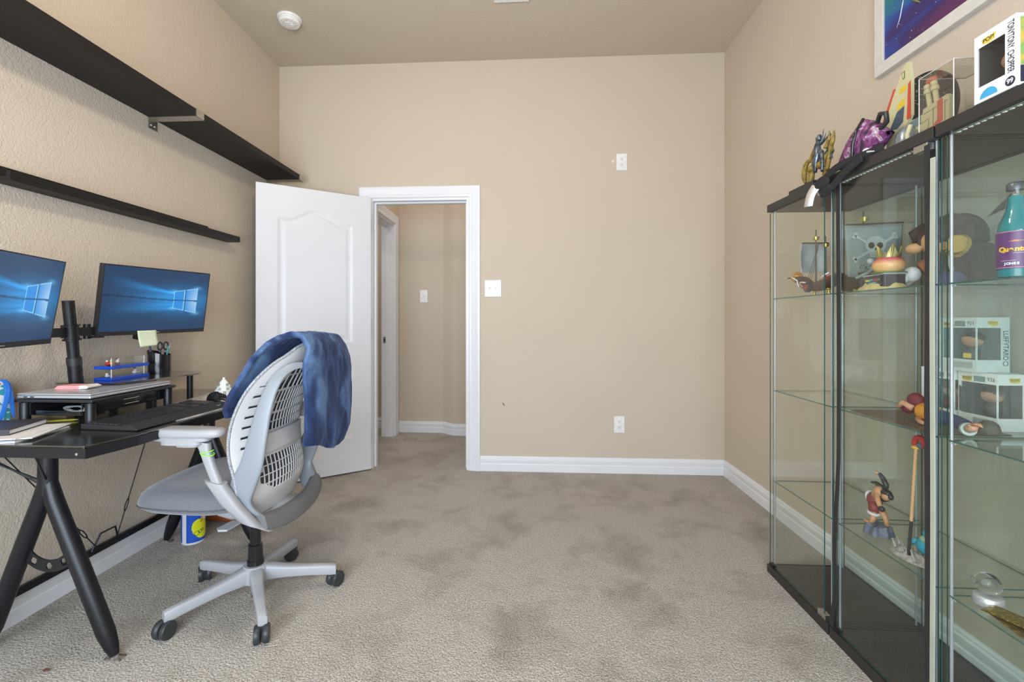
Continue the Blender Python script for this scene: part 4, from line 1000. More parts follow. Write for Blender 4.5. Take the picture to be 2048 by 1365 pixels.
# ================================================================ GLASS CABINETS
CZ = (.035, .410, .811, 1.217, 1.600)        # base top, three shelf tops, underside of top board
CTOP = 1.632
def cabinet(label, y1):
    y0 = y1 - .413; xf, xb = 1.065, 1.418
    t = thing('display_cabinet', label, 'cabinet', (1.24, (y0 + y1) / 2, 0), 0, 'glass display cabinets along the right wall')
    obj('base', B().box(xf, xb - .018, y0, y1, 0, .035), M_cab, t, bev=.001)
    obj('top_board', B().box(xf, xb, y0, y1, 1.600, CTOP), M_cab, t, bev=.001)
    def pane(name, x0, x1, ya, yb, z0, z1, thin):
        """pane with edge faces in edge colour; thin = axis of thickness"""
        b = B().box(x0, x1, ya, yb, z0, z1); o = obj(name, b, [M_glass, M_edge if thin != 'z' else M_edge2], t)
        for p in o.data.polygons:
            n = p.normal; a = {'x': abs(n.x), 'y': abs(n.y), 'z': abs(n.z)}
            if a[thin] < .5: p.material_index = 1
        return o
    pane('side_pane', xf + .022, xb - .03, y1 - .012, y1 - .008, .035, 1.600, 'y')
    pane('side_pane', xf + .022, xb - .03, y0 + .008, y0 + .012, .035, 1.600, 'y')
    pane('back_pane', xb - .030, xb - .026, y0 + .008, y1 - .008, .035, 1.600, 'x')
    pane('door', xf + .008, xf + .012, y0 + .034, y1 - .008, .040, 1.594, 'x')
    for z in CZ[1:4]:
        pane('shelf', xf + .022, xb - .035, y0 + .014, y1 - .014, z - .004, z, 'z')
        for y in (y0 + .018, y1 - .018):
            for x in (xf + .026, xb - .040):
                obj('shelf_pin', B().cyl((x, y - .010, z - .008), (x, y + .010, z - .008), .0025, n=8), M_rod, t)
    for y in (y0 + .017, y1 - .017):
        for x in (xf + .026, xb - .040): obj('corner_rod', B().cyl((x, y, .035), (x, y, 1.600), .0036, n=12), M_rod, t, smooth=60)
    for z in (.045, 1.590):
        obj('door_hinge', B().box(xf + .004, xf + .024, y0 + .022, y0 + .066, z - .010, z + .010), M_nickel, t, bev=.001)
    obj('door_latch', B().box(xf + .004, xf + .020, y1 - .040, y1 - .012, .036, .046), M_black, t)
    return t
CY = (2.095, 1.675, 1.255)
cabinet('empty glass display cabinet with black base at the far end of the row', CY[0])
cabinet('middle glass display cabinet holding boxed toys, sand castle and figurines', CY[1])
cabinet('nearest glass display cabinet holding the blue soda bottle, cut off by the view', CY[2])
# rubber seal strips taped in the gaps between cabinets
M_tape = pm('black_foam_tape', (.022, .020, .020), .8, bump=(90, .5, .002))
M_tape2 = pm('pale_sage_tape', (.42, .44, .35), .7, mix=(14, (.36, .38, .30), 1))
def strip(name, label, m, pts, w, th=.004, cat='seal strip'):
    b = B(); P = [Vector(p) for p in pts]; rings = [[(p.x + a * th / 2, p.y + c * w / 2, p.z) for a, c in ((-1, -1), (1, -1), (1, 1), (-1, 1))] for p in P]
    return tag(obj(name, b.loft(rings), m, smooth=60), label, cat)
gx = 1.0685
strip('foam_strip', 'black foam strip hanging down the gap between the far and middle cabinets', M_tape,
      [(gx, 1.632 + .002 * math.sin(z * 5), z) for z in [1.59 - .05 * i for i in range(20)]] + [(gx, 1.636, .56), (gx, 1.643, .48), (gx, 1.650, .38), (gx, 1.651, .28), (gx, 1.642, .20), (gx, 1.652, .14), (gx, 1.666, .08), (gx, 1.669, .040)], .015)
strip('foam_strip', 'black foam strip in the gap between the middle and nearest cabinets', M_tape, [(gx, 1.282 + .0015 * math.sin(z * 9), z) for z in [1.59 - .05 * i for i in range(32)]], .014)
strip('sage_strip', 'pale green plastic strip down the gap beside the nearest cabinet', M_tape2, [(gx, 1.2665 + .0012 * math.sin(z * 6 + 1), z) for z in [1.55 - .05 * i for i in range(31)]], .012)
# led strips under the top boards
M_led = pm('led_dot', (.75, .76, .72), .4)
for y1, nm in ((1.675, 'white dotted light strip under the top of the middle cabinet'), (1.255, 'white dotted light strip under the top of the nearest cabinet')):
    t = thing('light_strip', nm, 'light strip', (1.085, y1 - .2, 1.595), 0, 'light strips in the cabinets')
    obj('strip_base', B().box(1.082, 1.090, y1 - .385, y1 - .03, 1.597, 1.5995), M_tape2, t)
    for i in range(22):
        y = y1 - .04 - i * .0158; obj('led', B().box(1.083, 1.089, y - .006, y, 1.5945, 1.597), M_led, t)
# cables lying on the cabinet bases
M_cable = pm('white_cable', (.55, .57, .56), .5)
def cable(label, pts, r, m): tag(obj('cable', B().tube(smooth_path(pts, 6), r, 6), m, smooth=170), label, 'cable')
cable('white cable curling over the base of the middle cabinet', [(1.30, 1.29, .040), (1.24, 1.35, .0395), (1.17, 1.38, .0395), (1.12, 1.345, .0395), (1.10, 1.29, .0395)], .0025, M_cable)
cable('thin dark cables tangled on the base of the nearest cabinet', [(1.36, 1.22, .045), (1.25, 1.20, .039), (1.15, 1.16, .039), (1.12, 1.08, .039), (1.22, 1.04, .043), (1.33, 1.10, .039), (1.28, 1.18, .047), (1.16, 1.20, .045), (1.11, 1.15, .045)], .002, pm('dark_cable', (.12, .13, .13), .5))
cable('grey cable running down inside the nearest cabinet', [(1.385, 1.225, .9), (1.38, 1.222, .6), (1.37, 1.215, .3), (1.375, 1.20, .05)], .002, M_rod)

# ================================================================ THINGS ON TOP OF THE CABINETS
T = CTOP + .0005
M_white = pm('white_card', (.80, .80, .79), .45, mix=(30, (.77, .77, .76), 1)); M_ink = pm('navy_ink', (.015, .02, .045), .5)
M_gold = pm('logo_yellow', (.75, .55, .06), .4); M_lred = pm('logo_red', (.65, .06, .05), .4)
M_inside = pm('box_inside', (.05, .05, .055), .6); M_skin = pm('peach_vinyl', (.62, .33, .20), .45); M_hair = pm('black_vinyl_hair', (.02, .02, .025), .4)
def toybox(label, X0, Y0, Z0, name_txt, num, wx=.090, wy=.115, h=.158, body=(.05, .05, .06), hat=None, side='x', tint=None, show_name=True, wcol=None):
    """windowed toy box; X0 = face looking into the room (-x), Y0 = face looking to the viewer (-y)"""
    wcol = wcol or M_white
    t = thing('toy_box', label, 'toy box', (X0 + wx / 2, Y0 + wy / 2, Z0), 0, 'boxed vinyl figures')
    X1, Y1, Z1 = X0 + wx, Y0 + wy, Z0 + h; f = .009; c = .0012
    zb, zt = Z0 + .036, Z1 - .030
    b = B()
    e = .0002
    b.box(X0 + e, X1 - e, Y0 + e, Y1 - e, Z0 + e, Z0 + c).box(X0 + e, X1 - e, Y0 + e, Y1 - e, Z1 - c, Z1 - e).box(X1 - c, X1, Y0 + e, Y1 - e, Z0 + e, Z1 - e).box(X0 + e, X1 - e, Y1 - c, Y1, Z0 + e, Z1 - e)
    for (x0, x1, y0, y1) in ((X0, X0 + c, Y0, Y1), (X0 + e, X1, Y0 + e / 4, Y0 + c)):
        b.box(x0, x1, y0, y1, Z0, zb).box(x0, x1, y0, y1, zt, Z1)
    # uprights: face -x keeps a name stripe at its near end, face -y one at its far end from the corner
    b.box(X0, X0 + c, Y1 - f, Y1 - e, zb, zt)
    if side == 'x': b.box(X0, X0 + c, Y0, Y0 + .024, zb, zt).box(X0 + e, X1, Y0 + e / 4, Y0 + c, zb, zt)
    else: b.box(X0, X0 + c, Y0, Y0 + .003, zb, zt).box(X1 - .024, X1 - e, Y0 + e / 4, Y0 + c, zb, zt).box(X0 + e, X0 + .003, Y0 + e / 4, Y0 + c, zb, zt)
    obj('carton', b, wcol, t)
    win = B().box(X0 + .0004, X0 + .0010, Y0 + .003, Y1 - f, zb, zt)
    if side != 'x': win.box(X0 + .003, X1 - .024, Y0 + .0004, Y0 + .0010, zb, zt)
    obj('window_film', win, M_acryl, t)
    obj('inner_tray', B().box(X1 - .006, X1 - .003, Y0 + .003, Y1 - .003, Z0 + .003, Z1 - .003).box(X0 + .004, X1 - .003, Y0 + .004, Y1 - .004, zt + .003, zt + .006).box(X0 + .010, X1 - .003, Y1 - .0035, Y1 - .0022, Z0 + .003, Z1 - .003), M_inside if tint is None else tint, t)
    # logo, number and name printed on the faces
    cy = (Y0 + Y1) / 2
    MX = lambda y, z: face_M((X0 - .0004, y, z), (0, -1, 0), (0, 0, 1)); MY = lambda x, z: face_M((x, Y0 - .0004, z), (1, 0, 0), (0, 0, 1))
    yl = Y1 - .028 if side != 'x' else Y0 + .060
    obj('logo_panel', B().prism([(yl - .017, Z1 - .012), (yl + .017, Z1 - .014), (yl + .013, Z1 - .026), (yl, Z1 - .029), (yl - .013, Z1 - .026)], 'x', X0 - .0003, X0), M_ink if 0 else M_gold, t)
    text('logo_text', 'POP!', .0125, MX(yl, Z1 - .0195), M_ink, t, ext=.0001, bold=.0002)
    if side == 'y':
        obj('logo_panel', B().prism([((X0 + X1) / 2 - .016, Z1 - .010), ((X0 + X1) / 2 + .016, Z1 - .010), ((X0 + X1) / 2 + .012, Z1 - .022), ((X0 + X1) / 2, Z1 - .025), ((X0 + X1) / 2 - .012, Z1 - .022)], 'y', Y0 - .0003, Y0), M_gold, t)
        text('logo_text', 'POP!', .011, MY((X0 + X1) / 2, Z1 - .0165), M_ink, t, ext=.0001)
        if num: text('number_text', num, .015, MX(Y0 + .017, Z1 - .017), M_ink, t, ext=.0001)
        obj('title_bar', B().box(X0 - .0003, X0, Y0 + .034, Y1 - .048, Z1 - .026, Z1 - .010), pm('muted_green_print', (.18, .26, .24), .5), t)
        obj('name_plate', B().box(X0 - .0003, X0, Y0 + .012, Y0 + .070, Z0 + .010, Z0 + .028), pm('grey_print', (.38, .42, .43), .5), t)
        if name_txt and show_name:
            text('name_text', name_txt, .0215, face_M((X1 - .012, Y0 - .0004, (zb + zt) / 2 - .004), (0, 0, -1), (1, 0, 0)), M_ink if wcol is M_white else M_ink, t, ext=.0001, sx=.72, bold=.0002)
            obj('number_ring', B().tube([(X1 - .012 + .0065 * math.cos(q), Y0 - .0004, zb - .010 + .0065 * math.sin(q)) for q in [2 * PI * i / 20 for i in range(20)]], .0007, 6, closed=True), M_ink, t)
    else:
        text('name_text', name_txt, .0195, face_M((X0 - .0004, Y0 + .0120, Z0 + .092), (0, 0, -1), (0, -1, 0)), M_ink, t, ext=.0001, sx=.56, bold=.0002)
        obj('number_disc', B().cyl((X0 - .0004, Y0 + .013, Z0 + .016), (X0, Y0 + .013, Z0 + .016), .0105, n=24), M_ink, t)
        text('number_text', num, .014, face_M((X0 - .0007, Y0 + .013, Z0 + .016), (0, -1, 0), (0, 0, 1)), M_white, t, ext=.0001, bold=.0003)
    return t, (X0 + wx * .5, cy, Z0 + .036)
def vinyl(label, p, sc=1.0, coat=None, hat=None, hair=None, grp='plain vinyl figures inside the toy boxes'):
    """plain big-headed doll inside a box"""
    t = thing('vinyl_figure', label, 'figurine', p, 0, grp); x, y, z = p; coat = coat or M_hair
    obj('body', B().lathe([(0, 0), (.017, 0), (.019, .012), (.013, .030), (.009, .036), (0, .037)], (x, y, z), 16), coat, t, smooth=50)
    obj('head', B().ell((x, y, z + .054), (.022, .027, .021), 18, 12), M_skin, t, smooth=170)
    obj('hair', B().ell((x + .004, y, z + .060), (.0235, .0285, .019), 18, 12), hair or M_hair, t, smooth=170)
    if hat: obj('hat', B().lathe([(0, .060), (.036, .060), (.036, .063), (.021, .065), (.018, .082), (0, .085)], (x, y, z), 24), hat, t, smooth=40)
    return t
bx, p = toybox('white boxed vinyl figure printed with the number 99 on top of the cabinets', 1.062, 1.053, T, 'TONYTONY. CHOPPER', '99', wx=.112, wy=.094, h=.158, side='x')
vinyl('small blue and brown vinyl figure behind the window of the box on the cabinets', (1.115, 1.105, T + .034), coat=pm('aqua_vinyl', (.03, .42, .50), .4), hair=pm('tan_vinyl', (.33, .19, .10), .5))
obj('front_print', B().box(1.070, 1.170, 1.0525, 1.053, T + .045, T + .150), pm('front_art', (.22, .38, .10), .5, mix=(40, (.55, .40, .06), .3)), bx)
obj('front_print', B().box(1.070, 1.170, 1.0523, 1.053, T + .008, T + .044), M_ink, bx)
obj('art_patch', B().prism([(1.090 - .028 * x + .0, 1.0) for x in (0,)] or [(0, 0)], 'x', 0, 0) if 0 else B().prism([(1.113 + .020 * math.cos(q), T + .006 + .020 * max(0, math.sin(q))) for q in [PI * i / 16 for i in range(17)]], 'x', 1.0614, 1.0618), pm('sky_blue_print', (.05, .35, .62), .5), bx)
# clear case
t = thing('clear_case', 'empty clear acrylic display case standing on the cabinet top', 'display case', (1.125, 1.24, T))
cx0, cx1, cy0, cy1, cz1 = 1.066, 1.186, 1.204, 1.305, T + .145
cs = B()
cs.box(cx0, cx0 + .002, cy0, cy1, T, cz1).box(cx1 - .002, cx1, cy0, cy1, T, cz1).box(cx0, cx1, cy0, cy0 + .002, T, cz1).box(cx0, cx1, cy1 - .002, cy1, T, cz1).box(cx0, cx1, cy0, cy1, cz1 - .002, cz1)
obj('case_shell', cs, M_acryl, t)
M_fe = pm('acrylic_edge', (.62, .60, .55), .2)
for (a, c) in (((cx0, cy0, T), (cx0, cy0, cz1)), ((cx0, cy1, T), (cx0, cy1, cz1)), ((cx1, cy0, T), (cx1, cy0, cz1)), ((cx0, cy0, cz1), (cx0, cy1, cz1)), ((cx0, cy0, cz1), (cx1, cy0, cz1)), ((cx1, cy0, cz1), (cx1, cy1, cz1)), ((cx0, cy1, cz1), (cx1, cy1, cz1))):
    obj('case_edge', B().cyl(a, c, .0012, n=6), M_fe, t)

# ---- wooden toy spaceship cut-outs leaning on the wall side
M_cream = pm('cream_paint_wood', (.56, .52, .31), .55, mix=(18, (.52, .48, .28), 1)); M_yp = pm('yellow_panel', (.72, .50, .03), .5); M_rp = pm('red_panel', (.55, .07, .04), .5)
M_slate = pm('slate_panel', (.06, .09, .12), .4); M_teal = pm('grey_teal_panel', (.16, .24, .23), .5); M_line = pm('dark_line', (.10, .10, .07), .7)
XP = 1.170
t = thing('toy_spaceship', 'cream wooden cut-out of a toy starfighter with yellow and red panels on the cabinets', 'toy', (XP, 1.47, T))
def cut(name, poly, x, th, m, par=t): return obj(name, B().prism(poly, 'x', x - th, x), m, par)
nose = [(1.457, 1.909), (1.449, 1.85), (1.449, 1.745), (1.470, 1.715), (1.470, T), (1.540, T), (1.545, 1.712), (1.556, 1.745), (1.520, 1.825), (1.484, 1.890), (1.468, 1.912)]
cut('nose_board', nose, XP, .010, M_cream)
cut('red_edge', [(1.449, 1.848), (1.457, 1.842), (1.462, 1.735), (1.449, 1.735)], XP - .010, .002, M_rp)
cut('red_edge', [(1.562, 1.745), (1.572, 1.745), (1.515, 1.855), (1.508, 1.850)], XP - .004, .006, M_rp)
cut('yellow_panel', [(1.466, 1.845), (1.488, 1.842), (1.491, 1.826), (1.467, 1.829)], XP - .010, .001, M_yp)
cut('yellow_panel', [(1.470, 1.805), (1.496, 1.799), (1.500, 1.778), (1.473, 1.786)], XP - .010, .001, M_yp)
cut('canopy_panel', [(1.473, 1.782), (1.500, 1.775), (1.530, 1.728), (1.500, 1.722), (1.478, 1.735)], XP - .010, .001, M_slate)
cut('side_panel', [(1.484, 1.888), (1.471, 1.890), (1.471, 1.868), (1.478, 1.866)], XP - .010, .001, M_line)
cut('side_panel_face', [(1.482, 1.885), (1.473, 1.887), (1.473, 1.870), (1.477, 1.869)], XP - .011, .0005, M_cream)
cut('body_board', [(1.455, T), (1.455, 1.726), (1.430, 1.724), (1.407, 1.726), (1.405, 1.740), (1.328, 1.748), (1.322, 1.740), (1.322, T)], XP - .001, .010, M_cream)
cut('teal_panel', [(1.452, 1.722), (1.412, 1.724), (1.412, 1.700), (1.452, 1.697)], XP - .011, .001, M_teal)
cut('red_panel', [(1.358, 1.742), (1.342, 1.744), (1.342, 1.680), (1.382, 1.668), (1.358, 1.690)], XP - .011, .001, M_rp)
ln = B()
for pts in ([(1.44, 1.69), (1.425, 1.69), (1.428, 1.655), (1.440, 1.655)], [(1.412, 1.70), (1.385, 1.705), (1.388, 1.68), (1.395, 1.66)], [(1.404, 1.724), (1.326, 1.731)], [(1.372, 1.73), (1.372, 1.67)], [(1.335, 1.735), (1.335, 1.68)], [(1.478, 1.72), (1.478, 1.64)], [(1.49, 1.715), (1.495, 1.64)]):
    ln.tube([(XP - .0112, y, z) for y, z in pts], .0008, 5)
obj('panel_lines', ln, M_line, t)
for y in (1.398, 1.376):
    obj('engine_tube', B().cyl((XP + .004, y, 1.735), (XP + .004, y + .010, 1.80), .0065, n=12).cyl((XP + .004, y + .008, 1.785), (XP + .004, y + .009, 1.797), .010, n=12).cyl((XP + .004, y + .010, 1.80), (XP + .004, y + .012, 1.812), .008, n=12), M_cream, t, smooth=40)
obj('nose_ball', B().ell((XP + .01, 1.402, 1.822), (.01, .017, .012), 14, 10), M_rp, t, smooth=170)
# black starry disc behind it
t = thing('starry_disc', 'black round disc with white streaks standing behind the toy spaceship', 'disc', (1.24, 1.51, T))
obj('disc', B().cyl((1.232, 1.51, T + .130), (1.240, 1.51, T + .130), .130, n=64), pm('disc_black', (.012, .010, .014), .35), t, smooth=40)
random.seed(21); sk = B()
for i in range(190):
    a = random.uniform(0, 2 * PI); r = .04 + .085 * random.random() ** .7; y, z = 1.51 + r * math.cos(a), T + .130 + r * math.sin(a)
    L_ = random.uniform(.003, .008); sk.tube([(1.2316, y - L_ * .5, z - L_ * .35), (1.2316, y + L_ * .5, z + L_ * .35)], .0006, 4)
k = obj('streaks', sk, pm('streak_white', (.72, .70, .66), .5), t); k['kind'] = 'stuff'
# silver-blue helmet like dome
t = thing('toy_helmet', 'small glossy silver blue dome behind the purple pouch on the cabinet top', 'toy', (1.128, 1.425, T))
obj('dome', B().lathe([(.026, 0), (.028, .02), (.025, .045), (.016, .062), (0, .068)], (1.128, 1.425, T), 28), pm('silver_blue', (.30, .36, .42), .22, .7), t, smooth=50)
obj('rim', B().lathe([(.028, 0), (.031, .003), (.031, .010), (.028, .012)], (1.128, 1.425, T), 28), M_gloss, t, smooth=50)
obj('side_tube', B().tube([(1.112, 1.398, T), (1.104, 1.392, T + .03), (1.11, 1.388, T + .055)], .006, 10), M_cream, t, smooth=60)

# ---- purple pouch with black strap and white tag
def pouchmat():
    m = bpy.data.materials.new('purple_print'); m.use_nodes = True; nt = m.node_tree; b = nt.nodes['Principled BSDF']; N = nt.nodes.new; L = nt.links.new
    tc = N('ShaderNodeTexCoord'); n = N('ShaderNodeTexNoise'); n.inputs['Scale'].default_value = 34; n.inputs['Detail'].default_value = 2; n.inputs['Distortion'].default_value = 1.6
    r = N('ShaderNodeValToRGB'); r.color_ramp.interpolation = 'CONSTANT'; e = r.color_ramp.elements
    e[0].color = (.03, .02, .035, 1); e[1].position = .40; e[1].color = (.16, .03, .13, 1)
    for p, q in ((.50, (.22, .07, .20)), (.58, (.34, .22, .35)), (.64, (.52, .50, .50)), (.68, (.30, .07, .08))): x = e.new(p); x.color = (*q, 1)
    L(tc.outputs['Object'], n.inputs['Vector']); L(n.outputs[0], r.inputs[0]); L(r.outputs[0], b.inputs['Base Color']); b.inputs['Roughness'].default_value = .6
    return m
t = thing('belt_pouch', 'purple patterned belt pouch with black straps hanging over the cabinet edge', 'pouch', (1.11, 1.58, T))
def pf(u, v):
    a = 2 * PI * u; k = v; y = 1.690 - .225 * k
    top = lerp_tab([(0, .030), (.12, .070), (.30, .122), (.55, .152), (.80, .126), (1, .080)], k)[0]; bot = lerp_tab([(0, .020), (.3, .004), (.7, .004), (1, .050)], k)[0]
    r = max(.02, math.sin(PI * (.04 + .92 * k))) ** .4; zc = T + (top + bot) / 2
    return (1.112 + .032 * r * math.cos(a), y, zc + (top - bot) / 2 * r * math.sin(a))
obj('pouch_body', B().grid(pf, 32, 28), pouchmat(), t, smooth=170)
obj('zipper', B().tube([(1.081, 1.585, T + .035), (1.077, 1.575, T + .075), (1.083, 1.566, T + .115), (1.10, 1.560, T + .150)], .005, 8), M_gloss, t, smooth=60)
obj('strap_loop', B().tube([(1.10, 1.50, T + .112), (1.09, 1.475, T + .128), (1.09, 1.452, T + .120), (1.095, 1.455, T + .095), (1.10, 1.485, T + .085)], .007, 8), M_blackp, t, smooth=60)
M_strap = pm('black_webbing', (.016, .015, .017), .85, bump=(300, .6, .0006))
def band(name, pts, w, ax, m, th=.0022, n=6):
    """flat webbing along pts; ax gives the width direction at each point"""
    P = smooth_path([tuple(p) + tuple(a) for p, a in zip(pts, ax)], n); g = B(); vs = []
    for q in P:
        p = Vector(q[:3]); a = Vector(q[3:]).normalized() * w / 2; vs += [p - a, p + a]
    g.add(vs, [(2 * i, 2 * i + 1, 2 * i + 3, 2 * i + 2) for i in range(len(P) - 1)]); return obj(name, g, m, t, solid=th, smooth=170)
band('strap', [(1.09, 1.46, T + .020), (1.062, 1.53, T + .012), (1.052, 1.60, T + .010), (1.048, 1.66, T - .005), (1.046, 1.70, T - .035)], .026, [(0, .1, 1), (-.1, .1, 1), (-.1, .3, 1), (0, .5, 1), (0, .8, .6)], M_strap)
band('strap', [(1.054, 1.50, T + .006), (1.050, 1.57, T - .018), (1.047, 1.63, T - .050), (1.046, 1.685, T - .062), (1.048, 1.715, T - .040)], .030, [(-.1, .1, 1), (0, .3, 1), (0, .5, .9), (0, .2, 1), (0, 1, .5)], M_strap)
obj('strap_knot', B().ell((1.050, 1.690, T - .022), (.010, .042, .024), 16, 10).ell((1.050, 1.66, T - .05), (.009, .035, .016), 16, 10), M_strap, t, smooth=170)
band('white_tag', [(1.045, 1.715, T - .025), (1.043, 1.745, T - .052), (1.045, 1.762, T - .088)], .052, [(0, 1, .5), (0, 1, .35), (0, 1, .15)], M_white, th=.001)
obj('pull_ball', B().ell((1.078, 1.515, T + .026), (.011, .012, .011), 14, 10).cyl((1.074, 1.508, T + .022), (1.066, 1.468, T + .010), .004, .0015, n=8), M_w, t, smooth=60)

# ---- yellow and steel insect-like sculpture on a black slab
t = thing('figurine_sculpture', 'spiky yellow and steel grey creature sculpture standing on the far cabinet top', 'figurine', (1.12, 1.86, T))
obj('slab', B().box(1.070, 1.17, 1.775, 1.935, T, T + .016), M_cab, t, bev=.001)
M_ye = pm('mustard_resin', (.32, .23, .03), .45, mix=(60, (.16, .10, .02), .6)); M_st = pm('steel_resin', (.16, .19, .22), .3, .6, mix=(70, (.05, .06, .07), .6))
def q(y, z, dx=0): return (1.14 + dx, 1.86 + (y - 2.06) * .9, T + .016 + (z - 1.70) * .88)
def limb(m, *pts):
    P = smooth_path([q(*p[:3]) + (p[3] * .72,) for p in pts], 4); return B().tube([a[:3] for a in P], [a[3] for a in P], 8)
for nm, m, L_ in (('leg', M_ye, [(2.12, 1.70, 0, .012), (2.11, 1.745, 0, .017), (2.095, 1.79, 0, .013), (2.08, 1.83, 0, .012)]),
                  ('leg', M_ye, [(2.03, 1.70, 0, .012), (2.025, 1.75, .01, .016), (2.02, 1.79, 0, .012), (2.0, 1.83, 0, .011)]),
                  ('arm', M_ye, [(2.15, 1.742, 0, .007), (2.158, 1.775, 0, .014), (2.150, 1.815, 0, .013), (2.125, 1.835, 0, .011), (2.09, 1.82, 0, .010)]),
                  ('horn', M_ye, [(2.115, 1.83, 0, .009), (2.100, 1.855, 0, .008), (2.085, 1.882, 0, .003)]),
                  ('arm', M_ye, [(2.0, 1.75, 0, .010), (1.985, 1.80, 0, .011), (1.975, 1.845, 0, .010), (1.965, 1.858, 0, .010), (1.958, 1.875, 0, .008), (1.955, 1.905, 0, .004)]),
                  ('horn', M_ye, [(2.01, 1.85, 0, .010), (1.995, 1.87, 0, .009), (1.985, 1.885, 0, .008), (1.985, 1.915, 0, .003)]),
                  ('body', M_st, [(2.06, 1.76, -.01, .008), (2.055, 1.80, -.012, .016), (2.045, 1.84, -.01, .018), (2.05, 1.87, -.008, .017), (2.048, 1.895, -.006, .010)]),
                  ('arm', M_st, [(2.05, 1.845, -.01, .010), (2.02, 1.84, -.01, .012), (2.01, 1.80, -.012, .009), (2.015, 1.75, -.01, .007)]),
                  ('arm', M_st, [(2.04, 1.88, 0, .007), (2.02, 1.885, 0, .005), (2.00, 1.893, 0, .004), (1.978, 1.898, 0, .006)]),
                  ('spike', M_st, [(2.06, 1.885, 0, .005), (2.072, 1.91, 0, .003), (2.075, 1.925, 0, .001)]),
                  ('spike', M_st, [(2.035, 1.885, 0, .005), (2.027, 1.915, 0, .003), (2.022, 1.94, 0, .001)]),
                  ('spike', M_st, [(2.03, 1.88, 0, .005), (2.015, 1.90, 0, .003), (2.006, 1.918, 0, .001)])):
    obj(nm, limb(m, *L_), m, t, smooth=170)
obj('head', B().ell(q(2.050, 1.912), (.010, .009, .014), 12, 8), M_st, t, smooth=170)
random.seed(12)
for i in range(16):
    y0_, z0_ = random.choice(((2.11, 1.76), (2.09, 1.81), (2.02, 1.77), (2.0, 1.83), (1.98, 1.81), (2.15, 1.80), (2.04, 1.86)))
    y0_ += random.uniform(-.012, .012); z0_ += random.uniform(-.02, .02); a_ = random.uniform(0, 2 * PI)
    obj('plate_spike', B().cyl(q(y0_, z0_), q(y0_ + .022 * math.cos(a_), z0_ + .024 * abs(math.sin(a_)) + .006, random.uniform(-.012, .012)), .007, .001, n=6), M_ye if i % 3 else M_st, t, smooth=40)
for y in (2.10, 2.045):
    obj('joint', B().ell(q(y, 1.79), (.016, .018, .016), 12, 8), M_ye, t, smooth=170)

# ================================================================ THINGS INSIDE THE CABINETS
S3, S2, S1 = CZ[3] + .0005, CZ[2] + .0005, CZ[1] + .0005
M_hull = pm('brown_hull', (.13, .075, .05), .5, mix=(30, (.10, .06, .04), 1)); M_hred = pm('hull_red', (.30, .06, .045), .5); M_sail = pm('grey_white_sail', (.38, .42, .42), .7); M_gold2 = pm('gold_metal', (.65, .48, .12), .3, .8)
# model ship seen from the side, bow to the far side
t = thing('model_ship', 'model sailing ship with red and white hull seen side-on in the far cabinet', 'model ship', (1.20, 1.90, S3))
def hullring(y, w, zt, zb): return [(1.20 + w * math.sin(a) * (1 - .25 * (1 - math.cos(a)) / 2), y, zb + (zt - zb) * (.5 + .5 * math.cos(a)) if 0 else (zt if k_ in (0, 12) else zb + (zt - zb) * abs(math.cos(a)) ** 1.1)) for k_, a in enumerate([-PI / 2 + PI * i / 12 for i in range(13)])]
hr = []
for k in range(13):
    u = k / 12; y = 2.035 - .255 * u; w = .040 * math.sin(PI * (.12 + .78 * u)) ** .6; zt = S3 + .052 + .030 * (2 * u - 1) ** 2 + (.012 if u < .1 else 0); zb = S3 + .018 + .050 * abs(2 * u - 1) ** 2.5
    ring = [(1.20 - w, y, zt), (1.20 - w * .98, y, zb + (zt - zb) * .6), (1.20 - w * .75, y, zb + (zt - zb) * .2), (1.20, y, zb), (1.20 + w * .75, y, zb + (zt - zb) * .2), (1.20 + w * .98, y, zb + (zt - zb) * .6), (1.20 + w, y, zt)]
    hr.append(ring)
obj('hull', B().loft(hr), M_hull, t, smooth=60)
def side_patch(name, y0, y1, m, k0=.0, th=.002):
    g = B()
    def f(u, v):
        y = y0 + (y1 - y0) * u; s = (2.035 - y) / .255; w = .040 * math.sin(PI * (.12 + .78 * s)) ** .6; zt = S3 + .052 + .030 * (2 * s - 1) ** 2; zb = S3 + .018 + .050 * abs(2 * s - 1) ** 2.5
        a = .62 + (.42 - k0) * v; return (1.20 - w - th, y, zb + (zt - zb) * a)
    return obj(name, g.grid(f, 8, 4), m, t, solid=.001)
side_patch('bow_panel', 2.030, 1.985, M_hred, -.0); side_patch('mid_panel', 1.965, 1.930, M_hred); side_patch('stern_panel', 1.830, 1.785, M_hred)
for (ya, yb, za, zb_) in ((2.035, 1.985, .092, .070), (1.985, 1.972, .070, .040), (1.968, 1.925, .060, .056), (1.84, 1.782, .060, .085)):
    obj('white_rail', B().tube([(1.158, ya, S3 + za), (1.155, (ya + yb) / 2, S3 + (za + zb_) / 2 + .002), (1.158, yb, S3 + zb_)], .0028, 8), M_w, t, smooth=170)
for i, y in enumerate((1.957, 1.949, 1.941)): obj('porthole', B().cyl((1.154, y, S3 + .052 - i * .006), (1.150, y, S3 + .052 - i * .006), .0034, n=14), M_skin, t)
obj('figurehead', B().ell((1.19, 2.047, S3 + .090), (.016, .014, .016), 16, 10), M_yel, t, smooth=170)
obj('figurehead_ring', B().tube([(1.19 + .020 * math.cos(a), 2.040, S3 + .090 + .020 * math.sin(a)) for a in [2 * PI * i / 16 for i in range(16)]], .006, 8, closed=True), pm('amber_resin', (.55, .25, .05), .5), t, smooth=170)
obj('bowsprit', B().cyl((1.185, 2.060, S3 + .092), (1.175, 2.085, S3 + .090), .003, n=8), M_hull, t)
